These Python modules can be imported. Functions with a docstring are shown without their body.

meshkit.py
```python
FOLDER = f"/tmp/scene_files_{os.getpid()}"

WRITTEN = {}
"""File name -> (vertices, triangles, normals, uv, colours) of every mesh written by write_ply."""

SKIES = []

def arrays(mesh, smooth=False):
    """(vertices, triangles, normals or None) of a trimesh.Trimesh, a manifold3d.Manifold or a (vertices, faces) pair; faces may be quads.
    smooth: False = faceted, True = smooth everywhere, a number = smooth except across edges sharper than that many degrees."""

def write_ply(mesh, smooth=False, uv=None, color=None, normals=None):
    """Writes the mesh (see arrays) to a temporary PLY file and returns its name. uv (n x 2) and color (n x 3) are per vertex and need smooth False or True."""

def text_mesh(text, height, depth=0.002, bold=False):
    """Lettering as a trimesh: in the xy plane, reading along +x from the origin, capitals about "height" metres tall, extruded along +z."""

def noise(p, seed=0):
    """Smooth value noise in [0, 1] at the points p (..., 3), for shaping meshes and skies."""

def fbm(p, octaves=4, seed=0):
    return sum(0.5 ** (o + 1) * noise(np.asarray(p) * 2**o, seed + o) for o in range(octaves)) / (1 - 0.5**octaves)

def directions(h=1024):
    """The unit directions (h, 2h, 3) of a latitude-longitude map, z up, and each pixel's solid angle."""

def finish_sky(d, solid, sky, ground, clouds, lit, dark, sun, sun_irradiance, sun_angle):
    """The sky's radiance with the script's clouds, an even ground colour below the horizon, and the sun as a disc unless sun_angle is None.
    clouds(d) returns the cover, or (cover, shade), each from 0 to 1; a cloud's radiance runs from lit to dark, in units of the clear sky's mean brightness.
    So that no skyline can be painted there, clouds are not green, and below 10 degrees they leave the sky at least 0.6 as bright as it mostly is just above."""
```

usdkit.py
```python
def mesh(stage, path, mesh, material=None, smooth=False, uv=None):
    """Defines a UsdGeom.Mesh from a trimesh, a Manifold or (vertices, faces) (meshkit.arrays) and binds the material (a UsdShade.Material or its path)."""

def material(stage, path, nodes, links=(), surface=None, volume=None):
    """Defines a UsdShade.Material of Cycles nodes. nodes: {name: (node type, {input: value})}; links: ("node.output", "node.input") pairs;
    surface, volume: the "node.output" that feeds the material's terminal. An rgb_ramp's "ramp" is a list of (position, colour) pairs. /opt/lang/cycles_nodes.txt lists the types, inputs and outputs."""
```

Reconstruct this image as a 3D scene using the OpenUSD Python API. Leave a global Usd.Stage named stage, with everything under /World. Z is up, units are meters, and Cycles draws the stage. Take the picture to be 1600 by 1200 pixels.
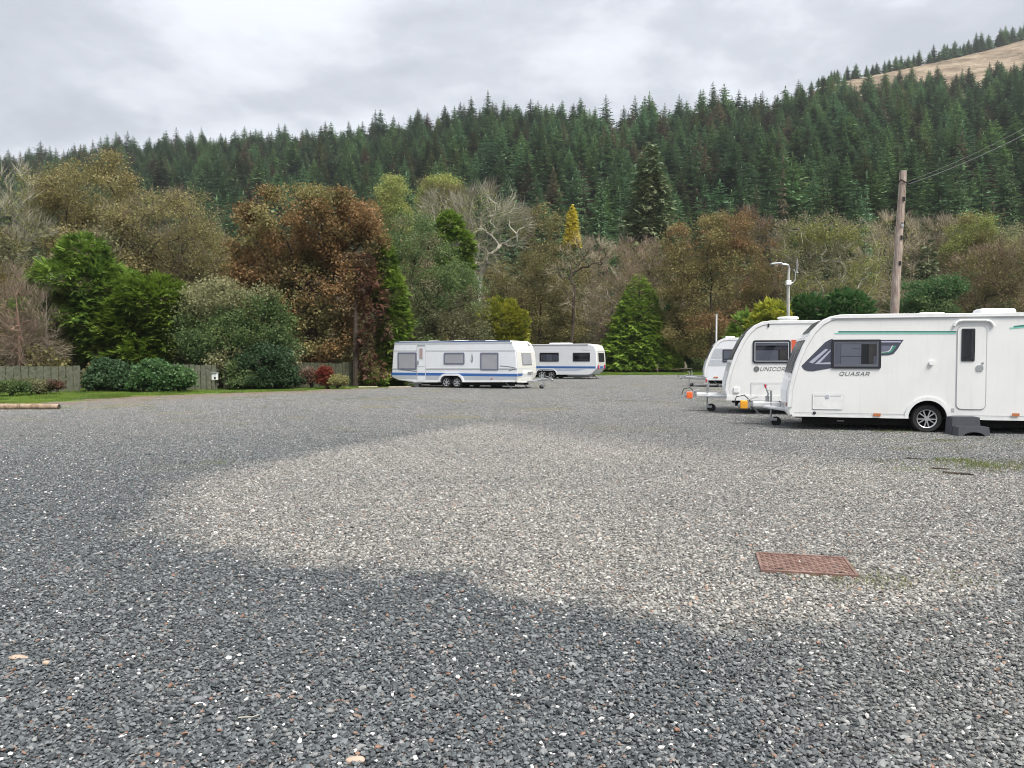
import math, random
import numpy as np, trimesh, usdkit, meshkit
from shapely.geometry import Polygon, Point, box as sbox
from shapely.ops import unary_union
from pxr import Usd, UsdGeom, UsdLux, UsdShade, Gf, Sdf, Vt

stage = Usd.Stage.CreateInMemory()
UsdGeom.SetStageUpAxis(stage, UsdGeom.Tokens.z)
UsdGeom.SetStageMetersPerUnit(stage, 1.0)
stage.SetDefaultPrim(UsdGeom.Xform.Define(stage, '/World').GetPrim())
UsdGeom.Scope.Define(stage, '/World/Looks')
PI = math.pi

# ------------------------------------------------------------------ camera, sky, sun, exposure
CAM_H, FPX, PITCH = 1.6, 1200.0, math.atan(41 / 1200.0)
cam = UsdGeom.Camera.Define(stage, '/World/camera')
cam.CreateHorizontalApertureAttr(36.0)
cam.CreateVerticalApertureAttr(27.0)
cam.CreateFocalLengthAttr(27.0)
cam.CreateClippingRangeAttr((0.05, 5000.0))
cam.CreateExposureAttr(2.12)
cam.AddTranslateOp().Set(Gf.Vec3d(0, 0, CAM_H))
cam.AddRotateXOp().Set(90 - math.degrees(PITCH))

SUN_EL, SUN_ROT = math.radians(58), math.radians(140)          # hazy sun behind the camera, to the right
sdir = np.array([math.sin(SUN_ROT) * math.cos(SUN_EL), math.cos(SUN_ROT) * math.cos(SUN_EL), math.sin(SUN_EL)])
sun = UsdLux.DistantLight.Define(stage, '/World/sun')
sun.CreateNormalizeAttr(True); sun.CreateIntensityAttr(0.4); sun.CreateAngleAttr(28.0); sun.CreateColorAttr((1.0, 0.95, 0.88))
sun.AddRotateZOp().Set(-math.degrees(SUN_ROT)); sun.AddRotateXOp().Set(-(90 - math.degrees(SUN_EL)))

HAZE = 0.00011
SKY_L = 1.6                                                     # cloud radiance in the sky shader's units (times strength)
usdkit.material(stage, '/World/Looks/sky_look', {
    'tc': ('texture_coordinate', {}),
    'sky': ('sky_texture', {'sky_type': 'single_scattering', 'sun_disc': False, 'sun_elevation': SUN_EL, 'sun_rotation': SUN_ROT}),
    'sep': ('separate_xyz', {}),
    'zc': ('math', {'math_type': 'maximum', 'value2': 0.0}),
    'den': ('math', {'math_type': 'add', 'value2': 0.22}),
    'cx': ('math', {'math_type': 'divide'}), 'cy': ('math', {'math_type': 'divide'}),
    'pl': ('combine_xyz', {'z': 0.7}),
    'n1': ('noise_texture', {'scale': 1.35, 'detail': 6.0, 'roughness': 0.56, 'distortion': 0.3}),
    'n2': ('noise_texture', {'scale': 2.6, 'detail': 6.0, 'roughness': 0.6}),
    'm12': ('mix', {'fac': 0.35}),
    'cl': ('rgb_ramp', {'ramp': [(0.0, (0.60, 0.625, 0.675)), (0.43, (0.60, 0.63, 0.69)), (0.485, (0.69, 0.72, 0.78)), (0.53, (0.84, 0.87, 0.935)), (0.58, (0.95, 0.985, 1.05)), (1.0, (1.0, 1.03, 1.08))]}),
    'g': ('map_range', {'from_min': 0.0, 'from_max': 1.0, 'to_min': SKY_L * 0.86, 'to_max': SKY_L * 2.3, 'clamp': True}),
    'gc': ('combine_color', {}),
    'cm': ('mix', {'mix_type': 'multiply', 'fac': 1.0}),
    'fin': ('mix', {'fac': 0.97}),
    'bg': ('background_shader', {'strength': 0.1}),
}, [('tc.generated', 'sep.vector'), ('sep.z', 'zc.value1'), ('zc.value', 'den.value1'), ('sep.x', 'cx.value1'), ('den.value', 'cx.value2'),
    ('sep.y', 'cy.value1'), ('den.value', 'cy.value2'), ('cx.value', 'pl.x'), ('cy.value', 'pl.y'),
    ('pl.vector', 'n1.vector'), ('pl.vector', 'n2.vector'), ('n1.fac', 'm12.color1'), ('n2.fac', 'm12.color2'), ('m12.color', 'cl.fac'),
    ('sep.z', 'g.value'), ('g.result', 'gc.r'), ('g.result', 'gc.g'), ('g.result', 'gc.b'),
    ('cl.color', 'cm.color1'), ('gc.color', 'cm.color2'), ('sky.color', 'fin.color1'), ('cm.color', 'fin.color2'), ('fin.color', 'bg.color')],
    surface='bg.background')
dome = UsdLux.DomeLight.Define(stage, '/World/sky')
UsdShade.MaterialBindingAPI.Apply(dome.GetPrim()).Bind(UsdShade.Material.Get(stage, '/World/Looks/sky_look'))
dome.GetPrim().SetCustomDataByKey('kind', 'structure')
dome.GetPrim().SetCustomDataByKey('label', 'pale overcast sky with soft grey clouds')

# ------------------------------------------------------------------ helpers
_c, _s = math.cos(PITCH), math.sin(PITCH)
def ray(px, py):
    a, b = px - 800.0, 600.0 - py
    return np.array([a, b * _s + FPX * _c, b * _c - FPX * _s])
def at(px, py, y):                                              # the point seen at that place of the picture at a distance y
    d = ray(px, py); return np.array([0, 0, CAM_H]) + d * (y / d[1])
def gp(px, py):                                                 # on the ground
    d = ray(px, py); return np.array([0, 0, CAM_H]) + d * (-CAM_H / d[2])

used = {}
def path_for(name, parent='/World'):
    parent = str(parent)
    k = parent + '/' + name
    n = used.get(k, 0); used[k] = n + 1
    return k if n == 0 else f'{k}_{n:03d}'
def tag(prim, label=None, cat=None, group=None, kind=None):
    prim = prim.GetPrim()
    for k, v in (('label', label), ('category', cat), ('group', group), ('kind', kind)):
        if v: prim.SetCustomDataByKey(k, v)
    return prim
def thing(name, label, cat, loc=(0, 0, 0), rotz=0.0, group=None):
    x = UsdGeom.Xform.Define(stage, path_for(name))
    x.AddTranslateOp().Set(Gf.Vec3d(*map(float, loc)))
    x.AddRotateZOp().Set(math.degrees(rotz))
    return tag(x, label, cat, group)
ISL = np.random.default_rng(77)
def obj(name, mesh, mat, parent=None, smooth=False, label=None, isl=0):
    """one Mesh prim; isl: the number of vertices of each single leaf or stone in it, which then gets a random number of its own"""
    p = parent.GetPath() if hasattr(parent, 'GetPath') else (parent or '/World')
    m = usdkit.mesh(stage, path_for(name, p), mesh, mat, smooth)
    if isl:
        n = len(mesh[0]) // isl
        UsdGeom.PrimvarsAPI(m).CreatePrimvar('rnd', Sdf.ValueTypeNames.FloatArray, 'vertex').Set(Vt.FloatArray.FromNumpy(np.repeat(ISL.random(n), isl).astype(np.float32)))
    return tag(m, label)
def dup(root, loc, rotz, label, scale=1.0, group=None):
    x = UsdGeom.Xform.Define(stage, path_for(root.GetName().rstrip('0123456789').rstrip('_') if root.GetName()[-3:].isdigit() else root.GetName()))
    x.GetPrim().GetReferences().AddInternalReference(root.GetPath())
    x.ClearXformOpOrder()
    x.AddTranslateOp().Set(Gf.Vec3d(*map(float, loc)))
    x.AddRotateZOp().Set(math.degrees(rotz))
    s = np.broadcast_to(scale, (3,))
    x.AddScaleOp().Set(Gf.Vec3f(*map(float, s)))
    x.GetPrim().SetInstanceable(True)
    was = root.GetCustomData()
    return tag(x, label or was.get('label'), was.get('category'), group or was.get('group'))

class MB:
    """collects vertices and faces"""
    def __init__(s): s.v, s.f, s.n = [], [], 0
    def add(s, v, f):
        v = np.asarray(v, float).reshape(-1, 3); f = np.asarray(f, int).reshape(-1, 3)
        s.v.append(v); s.f.append(f + s.n); s.n += len(v); return s
    def tm(s, m): return s.add(m.vertices, m.faces)
    def get(s): return (np.vstack(s.v), np.vstack(s.f))
    def box(s, c, size, rz=0.0, ry=0.0):
        m = trimesh.creation.box(size)
        if ry: m.apply_transform(trimesh.transformations.rotation_matrix(ry, [0, 1, 0]))
        if rz: m.apply_transform(trimesh.transformations.rotation_matrix(rz, [0, 0, 1]))
        m.apply_translation(c); return s.tm(m)
    def rod(s, p0, p1, r0, r1=None, sides=8):
        v, f = tubes(np.array([p0]), np.array([p1]), np.array([r0]), np.array([r0 if r1 is None else r1]), sides, caps=True); return s.add(v, f)
    def pipe(s, pts, r, sides=8):
        for a, b in zip(pts[:-1], pts[1:]): s.rod(a, b, r, r, sides)
        for p in pts[1:-1]:
            m = trimesh.creation.icosphere(1, r); m.apply_translation(p); s.tm(m)
        return s

def unit(a): return a / (np.linalg.norm(a, axis=-1, keepdims=True) + 1e-12)
def tubes(P0, P1, R0, R1, sides=4, caps=False):
    t = unit(P1 - P0)
    ref = np.where(np.abs(t[:, 2:3]) < 0.9, np.array([[0, 0, 1.0]]), np.array([[1.0, 0, 0]]))
    a = unit(np.cross(t, ref)); b = np.cross(t, a)
    ang = np.arange(sides) * 2 * PI / sides
    ring = np.cos(ang)[None, :, None] * a[:, None] + np.sin(ang)[None, :, None] * b[:, None]
    v = np.concatenate([P0[:, None] + ring * R0[:, None, None], P1[:, None] + ring * R1[:, None, None]], 1)
    k = np.arange(sides); k2 = (k + 1) % sides
    f1 = np.concatenate([np.stack([k, k2, k2 + sides], 1), np.stack([k, k2 + sides, k + sides], 1)])
    if caps:
        j = np.arange(1, sides - 1); z = np.zeros_like(j)
        f1 = np.concatenate([f1, np.stack([z, j + 1, j], 1), np.stack([z + sides, j + sides, j + 1 + sides], 1)])
    f = f1[None] + (np.arange(len(P0)) * 2 * sides)[:, None, None]
    return v.reshape(-1, 3), f.reshape(-1, 3)
def rhombs(C, U, W):
    """flat leaf: a rhombus from C to C+U with half width W"""
    v = np.stack([C, C + U * 0.45 + W, C + U, C + U * 0.45 - W], 1)
    f = (np.array([[0, 1, 2], [0, 2, 3]])[None] + (np.arange(len(C)) * 4)[:, None, None])
    return v.reshape(-1, 3), f.reshape(-1, 3)

# ------------------------------------------------------------------ materials
def M(name): return '/World/Looks/' + name
def leafmat(name, cols, trans=0.34, clump=0.55, spec=0.25, vary=(.72, 1.22), hue=.005):
    n = len(cols)
    usdkit.material(stage, M(name), {
        'g': ('geometry', {}), 'at': ('attribute', {'attribute': 'rnd'}), 'oi': ('object_info', {}), 'tc': ('texture_coordinate', {}),
        'r': ('rgb_ramp', {'ramp': [(i / (n - 1), c) for i, c in enumerate(cols)]}),
        'nz': ('noise_texture', {'scale': clump, 'detail': 2.0, 'roughness': 0.6}),
        'mr': ('map_range', {'from_min': 0.3, 'from_max': 0.7, 'to_min': 0.0, 'to_max': 1.0, 'clamp': True}),
        'pick': ('mix_float', {'fac': 0.6}),
        'ov': ('map_range', {'from_min': 0.0, 'from_max': 1.0, 'to_min': vary[0], 'to_max': vary[1]}),
        'w': ('math', {'math_type': 'multiply', 'value2': 7.31}), 'wf': ('math', {'math_type': 'fraction'}), 'hm': ('map_range', {'to_min': 0.5 - hue, 'to_max': 0.5 + hue}), 'sm': ('map_range', {'to_min': 1.0 + 4 * hue, 'to_max': 1.0 - 6 * hue}),
        'h': ('hsv', {}),
        'p': ('principled_bsdf', {'roughness': 0.6, 'specular_ior_level': spec}),
        't': ('translucent_bsdf', {}), 'mx': ('mix_closure', {'fac': trans})},
        [('at.fac', 'pick.a'), ('g.position', 'nz.vector'), ('nz.fac', 'mr.value'), ('mr.result', 'pick.b'), ('pick.result', 'r.fac'),
         ('oi.random', 'ov.value'), ('ov.result', 'h.value'), ('oi.random', 'w.value1'), ('w.value', 'wf.value1'), ('wf.value', 'hm.value'), ('hm.result', 'h.hue'), ('wf.value', 'sm.value'), ('sm.result', 'h.saturation'), ('r.color', 'h.color'), ('h.color', 'p.base_color'), ('h.color', 't.color'),
         ('p.BSDF', 'mx.closure1'), ('t.BSDF', 'mx.closure2')], surface='mx.closure')
def barkmat(name, c1, c2, scale=6.0):
    usdkit.material(stage, M(name), {
        'g': ('geometry', {}), 'nz': ('noise_texture', {'scale': scale, 'detail': 4.0, 'roughness': 0.65}),
        'r': ('rgb_ramp', {'ramp': [(0.3, c1), (0.7, c2)]}),
        'b': ('bump', {'strength': 0.5, 'distance': 0.02}),
        'p': ('principled_bsdf', {'roughness': 0.85, 'specular_ior_level': 0.2})},
        [('g.position', 'nz.vector'), ('nz.fac', 'r.fac'), ('r.color', 'p.base_color'), ('nz.fac', 'b.height'), ('b.normal', 'p.normal')], surface='p.BSDF')
def plain(name, c, rough=0.5, metal=0.0, spec=0.5, dirt=0.0, scale=3.0, coat=0.0):
    """one colour with a little unevenness and, where asked for, dirt"""
    d = tuple(x * (1 - dirt) for x in c)
    usdkit.material(stage, M(name), {
        'g': ('geometry', {}), 'nz': ('noise_texture', {'scale': scale, 'detail': 5.0, 'roughness': 0.65}),
        'r': ('rgb_ramp', {'ramp': [(0.3, d), (0.62, c)]}),
        'rr': ('map_range', {'from_min': 0.2, 'from_max': 0.8, 'to_min': rough * 1.2, 'to_max': rough * 0.85}),
        'p': ('principled_bsdf', {'metallic': metal, 'specular_ior_level': spec, 'coat_weight': coat})},
        [('g.position', 'nz.vector'), ('nz.fac', 'r.fac'), ('r.color', 'p.base_color'), ('nz.fac', 'rr.value'), ('rr.result', 'p.roughness')], surface='p.BSDF')

leafmat('leaf_copper', [(0.0858, 0.077, 0.0286), (0.1595, 0.1155, 0.0462), (0.2475, 0.1408, 0.0605), (0.319, 0.198, 0.0935)], clump=.45)
leafmat('leaf_brown', [(0.0915, 0.0976, 0.0366), (0.1586, 0.1488, 0.0537), (0.2257, 0.1891, 0.0756), (0.2562, 0.2318, 0.0976)], clump=.4)
leafmat('leaf_olive', [(0.1162, 0.1253, 0.0445), (0.1969, 0.1877, 0.0716), (0.3042, 0.2685, 0.1075), (0.3756, 0.3401, 0.1521)], clump=.4)
leafmat('leaf_grey_olive', [(0.0947, 0.1157, 0.0546), (0.1577, 0.1684, 0.0799), (0.2209, 0.2209, 0.1157), (0.2945, 0.263, 0.1472)], clump=.5)
leafmat('leaf_dark', [(0.0426, 0.0739, 0.0269), (0.0672, 0.112, 0.0381), (0.112, 0.1624, 0.0538), (0.1792, 0.1904, 0.0784)], clump=.6)
leafmat('leaf_glossy', [(0.0283, 0.0658, 0.0203), (0.0455, 0.1062, 0.0304), (0.0708, 0.1416, 0.0455), (0.1012, 0.172, 0.0607)], spec=.35, clump=.9)
leafmat('leaf_glossy_dark', [(0.0202, 0.0434, 0.0185), (0.0319, 0.0666, 0.026), (0.0463, 0.0897, 0.0376), (0.0695, 0.1099, 0.0521)], spec=.35, clump=.9)
leafmat('leaf_yellow', [(.42, .38, .05), (.60, .54, .08), (.72, .64, .14), (.62, .55, .07)])
leafmat('leaf_gold', [(.10, .14, .018), (.20, .23, .026), (.34, .34, .034), (.44, .41, .045)], clump=1.2)
leafmat('leaf_bright', [(0.0644, 0.1196, 0.0184), (0.1288, 0.2116, 0.0276), (0.2024, 0.3036, 0.0414), (0.2852, 0.3772, 0.0644)], clump=.9)
leafmat('leaf_cone', [(.09, .17, .026), (.18, .30, .04), (.28, .42, .06), (.40, .52, .09)], clump=.9)
leafmat('leaf_cypress', [(0.0513, 0.1027, 0.0185), (0.1027, 0.1746, 0.0257), (0.1746, 0.2669, 0.0359), (0.2669, 0.3696, 0.0616)], clump=.9)
leafmat('leaf_hedge', [(0.0224, 0.0671, 0.0202), (0.0392, 0.1007, 0.028), (0.0616, 0.1398, 0.0392), (0.0895, 0.179, 0.0504)], clump=1.0)
leafmat('leaf_rust', [(.055, .04, .028), (.09, .056, .036), (.155, .066, .042), (.12, .09, .05)], clump=.8)
leafmat('leaf_scarlet', [(0.1262, 0.0202, 0.0126), (0.2019, 0.0353, 0.0202), (0.2523, 0.0555, 0.0303), (0.1514, 0.0454, 0.0202)])
leafmat('leaf_limey', [(0.132, 0.165, 0.0385), (0.198, 0.231, 0.0605), (0.275, 0.297, 0.088), (0.242, 0.22, 0.077)], clump=.5)
leafmat('needle_spruce', [(0.081, 0.147, 0.072), (0.116, 0.203, 0.096), (0.159, 0.259, 0.122), (0.208, 0.308, 0.152)], trans=.1, clump=.12, vary=(.45, 1.35), hue=.03)
leafmat('needle_pine', [(.085, .115, .055), (.12, .155, .07), (.165, .19, .09), (.20, .215, .11)], trans=.1, clump=.3, vary=(.6, 1.2), hue=.02)
leafmat('needle_brown', [(0.121, 0.1155, 0.0792), (0.1705, 0.1485, 0.099), (0.22, 0.176, 0.1155), (0.198, 0.1815, 0.121)], trans=.08, clump=.12, vary=(.5, 1.3), hue=.02)
leafmat('twig_pink', [(0.1214, 0.086, 0.0688), (0.1822, 0.1316, 0.1063), (0.2429, 0.1822, 0.1417), (0.2125, 0.172, 0.1214)], trans=.05)
leafmat('twig_pale', [(0.1936, 0.176, 0.1232), (0.2816, 0.264, 0.1936), (0.3696, 0.352, 0.2728), (0.264, 0.264, 0.1584)], trans=.05)
leafmat('twig_beige', [(0.1518, 0.1214, 0.086), (0.2226, 0.1822, 0.1316), (0.2935, 0.253, 0.1822), (0.2226, 0.2024, 0.1214)], trans=.05)
leafmat('twig_brown', [(0.0739, 0.0528, 0.0401), (0.1162, 0.0823, 0.0581), (0.1584, 0.1109, 0.0792), (0.1267, 0.095, 0.0634)], trans=.05)
leafmat('twig_red', [(.10, .075, .055), (.15, .112, .084), (.20, .155, .118), (.17, .135, .095)], trans=.05)
leafmat('grass_blade', [(0.057, 0.0977, 0.0163), (0.0977, 0.1628, 0.0244), (0.1465, 0.2198, 0.0366), (0.2035, 0.2116, 0.0651)], trans=.3, clump=.7)
leafmat('grass_sparse', [(0.0977, 0.1058, 0.0285), (0.1384, 0.1465, 0.0407), (0.1791, 0.1872, 0.057), (0.2035, 0.1709, 0.0814)], trans=.3, clump=.7)
barkmat('bark_dark', (.03, .024, .018), (.085, .068, .052))
barkmat('bark_conifer', (.035, .03, .025), (.08, .068, .055))
barkmat('bark_grey', (.11, .10, .08), (.24, .22, .18))
barkmat('bark_pale', (.26, .24, .19), (.48, .46, .39))
barkmat('bark_pink', (.20, .12, .09), (.34, .23, .18))
barkmat('bark_log', (.16, .11, .07), (.36, .28, .20), 10)
barkmat('fence_wood', (.055, .06, .042), (.125, .128, .096), 7)
barkmat('fence_dark', (.035, .04, .025), (.075, .075, .05), 7)
barkmat('bench_wood', (.16, .11, .08), (.30, .22, .17), 5)
barkmat('fresh_wood', (.45, .38, .28), (.60, .53, .42), 5)
def paint(name, c):
    usdkit.material(stage, M(name), {
        'g': ('geometry', {}), 'nz': ('noise_texture', {'scale': 1.4, 'detail': 5.0, 'roughness': 0.6}), 'mp': ('mapping', {'scale': (7.0, 7.0, 0.55)}), 'ns': ('noise_texture', {'scale': 2.2, 'detail': 4.0, 'roughness': 0.6}),
        'r': ('map_range', {'from_min': 0.35, 'from_max': 0.6, 'to_min': 0.10, 'to_max': 0.0, 'clamp': True}), 'rs': ('map_range', {'from_min': 0.52, 'from_max': 0.74, 'to_min': 0.0, 'to_max': 0.14, 'clamp': True}), 'sum': ('math', {'math_type': 'add'}),
        'mx': ('mix', {'color1': c, 'color2': (.34, .345, .30)}), 'rr': ('map_range', {'from_min': 0.0, 'from_max': 0.4, 'to_min': 0.22, 'to_max': 0.5}),
        'p': ('principled_bsdf', {'coat_weight': 0.25})},
        [('g.position', 'nz.vector'), ('g.position', 'mp.vector'), ('mp.vector', 'ns.vector'), ('nz.fac', 'r.value'), ('ns.fac', 'rs.value'), ('r.result', 'sum.value1'), ('rs.result', 'sum.value2'), ('sum.value', 'mx.fac'),
         ('mx.color', 'p.base_color'), ('sum.value', 'rr.value'), ('rr.result', 'p.roughness')], surface='p.BSDF')
paint('paint_white', (.69, .695, .69))
paint('paint_cool', (.67, .695, .73))
paint('paint_cream', (.62, .62, .585))
plain('plastic_white', (.70, .71, .71), .4, dirt=.14, scale=5)
plain('seam_grey', (.34, .35, .36), .5)
plain('trim_line', (.42, .43, .44), .45)
plain('rubber', (.018, .018, .019), .75, spec=.3, dirt=.3, scale=12)
plain('frame_black', (.016, .017, .022), .35)
plain('chassis_dark', (.02, .02, .02), .8, spec=.2)
plain('galvanised', (.42, .43, .44), .42, metal=.75, dirt=.25, scale=14)
plain('alloy', (.62, .63, .65), .3, metal=.8, dirt=.12, scale=8)
plain('step_plastic', (.055, .058, .07), .55, dirt=.2, scale=9)
plain('lock_orange', (.75, .13, .03), .4)
plain('lock_yellow', (.72, .33, .02), .4)
plain('lamp_orange', (.42, .15, .06), .25)
plain('lamp_red', (.5, .03, .04), .25)
plain('stripe_blue', (.035, .115, .33), .35)
plain('stripe_navy', (.05, .09, .20), .35)
plain('band_silver', (.50, .53, .57), .35, metal=.3, dirt=.1)
plain('band_lilac', (.42, .46, .58), .35)
plain('stripe_green', (.05, .20, .16), .35)
plain('stripe_mint', (.20, .50, .42), .35)
plain('decal_violet', (.36, .37, .46), .35)
plain('decal_dark', (.055, .06, .085), .3)
plain('decal_slate', (.13, .14, .19), .3)
plain('decal_red', (.55, .10, .05), .4)
plain('letter_grey', (.13, .135, .14), .35)
plain('blind_grey', (.50, .51, .55), .7, dirt=.12, scale=4)
plain('blind_screen', (.66, .67, .71), .65, dirt=.1, scale=3)
plain('blind_pink', (.36, .26, .25), .7, dirt=.15)
plain('curtain', (.27, .22, .17), .85, dirt=.4, scale=6)
plain('screen_pane', (.30, .31, .335), .25, dirt=.12, scale=2.5)
plain('interior', (.055, .055, .06), .8)
plain('concrete', (.40, .40, .37), .8, dirt=.2, scale=5)
plain('grey_metal', (.30, .32, .33), .45, metal=.3)
plain('cable_grey', (.25, .26, .25), .5)
plain('leaf_litter', (.22, .12, .06), .85, dirt=.4, scale=30)
usdkit.material(stage, M('window_glass'), {
    'fr': ('fresnel', {'IOR': 1.45}), 't': ('transparent_bsdf', {'color': (.88, .89, .92)}),
    'gl': ('glossy_bsdf', {'roughness': 0.03, 'color': (.95, .95, .95)}), 'mx': ('mix_closure', {})},
    [('fr.fac', 'mx.fac'), ('t.BSDF', 'mx.closure1'), ('gl.BSDF', 'mx.closure2')], surface='mx.closure')
usdkit.material(stage, M('pole_wood'), {
    'tc': ('geometry', {}), 'mp': ('mapping', {'scale': (9.0, 9.0, 0.8)}), 'nz': ('noise_texture', {'scale': 2.5, 'detail': 6.0, 'roughness': 0.7}),
    'r': ('rgb_ramp', {'ramp': [(0.3, (.13, .092, .075)), (0.5, (.27, .215, .18)), (0.7, (.42, .37, .33))]}),
    'b': ('bump', {'strength': 0.6, 'distance': 0.01}), 'p': ('principled_bsdf', {'roughness': 0.85, 'specular_ior_level': 0.2})},
    [('tc.position', 'mp.vector'), ('mp.vector', 'nz.vector'), ('nz.fac', 'r.fac'), ('r.color', 'p.base_color'), ('nz.fac', 'b.height'), ('b.normal', 'p.normal')], surface='p.BSDF')
usdkit.material(stage, M('rusty_iron'), {
    'tc': ('geometry', {}), 'nz': ('noise_texture', {'scale': 9.0, 'detail': 6.0, 'roughness': 0.7}), 'n2': ('noise_texture', {'scale': 120.0, 'detail': 2.0}),
    'r': ('rgb_ramp', {'ramp': [(0.3, (.095, .053, .043)), (0.5, (.165, .10, .082)), (0.68, (.235, .155, .128))]}),
    'b': ('bump', {'strength': 0.4, 'distance': 0.003}), 'p': ('principled_bsdf', {'roughness': 0.7, 'specular_ior_level': 0.4})},
    [('tc.position', 'nz.vector'), ('tc.position', 'n2.vector'), ('nz.fac', 'r.fac'), ('r.color', 'p.base_color'), ('n2.fac', 'b.height'), ('b.normal', 'p.normal')], surface='p.BSDF')

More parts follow.
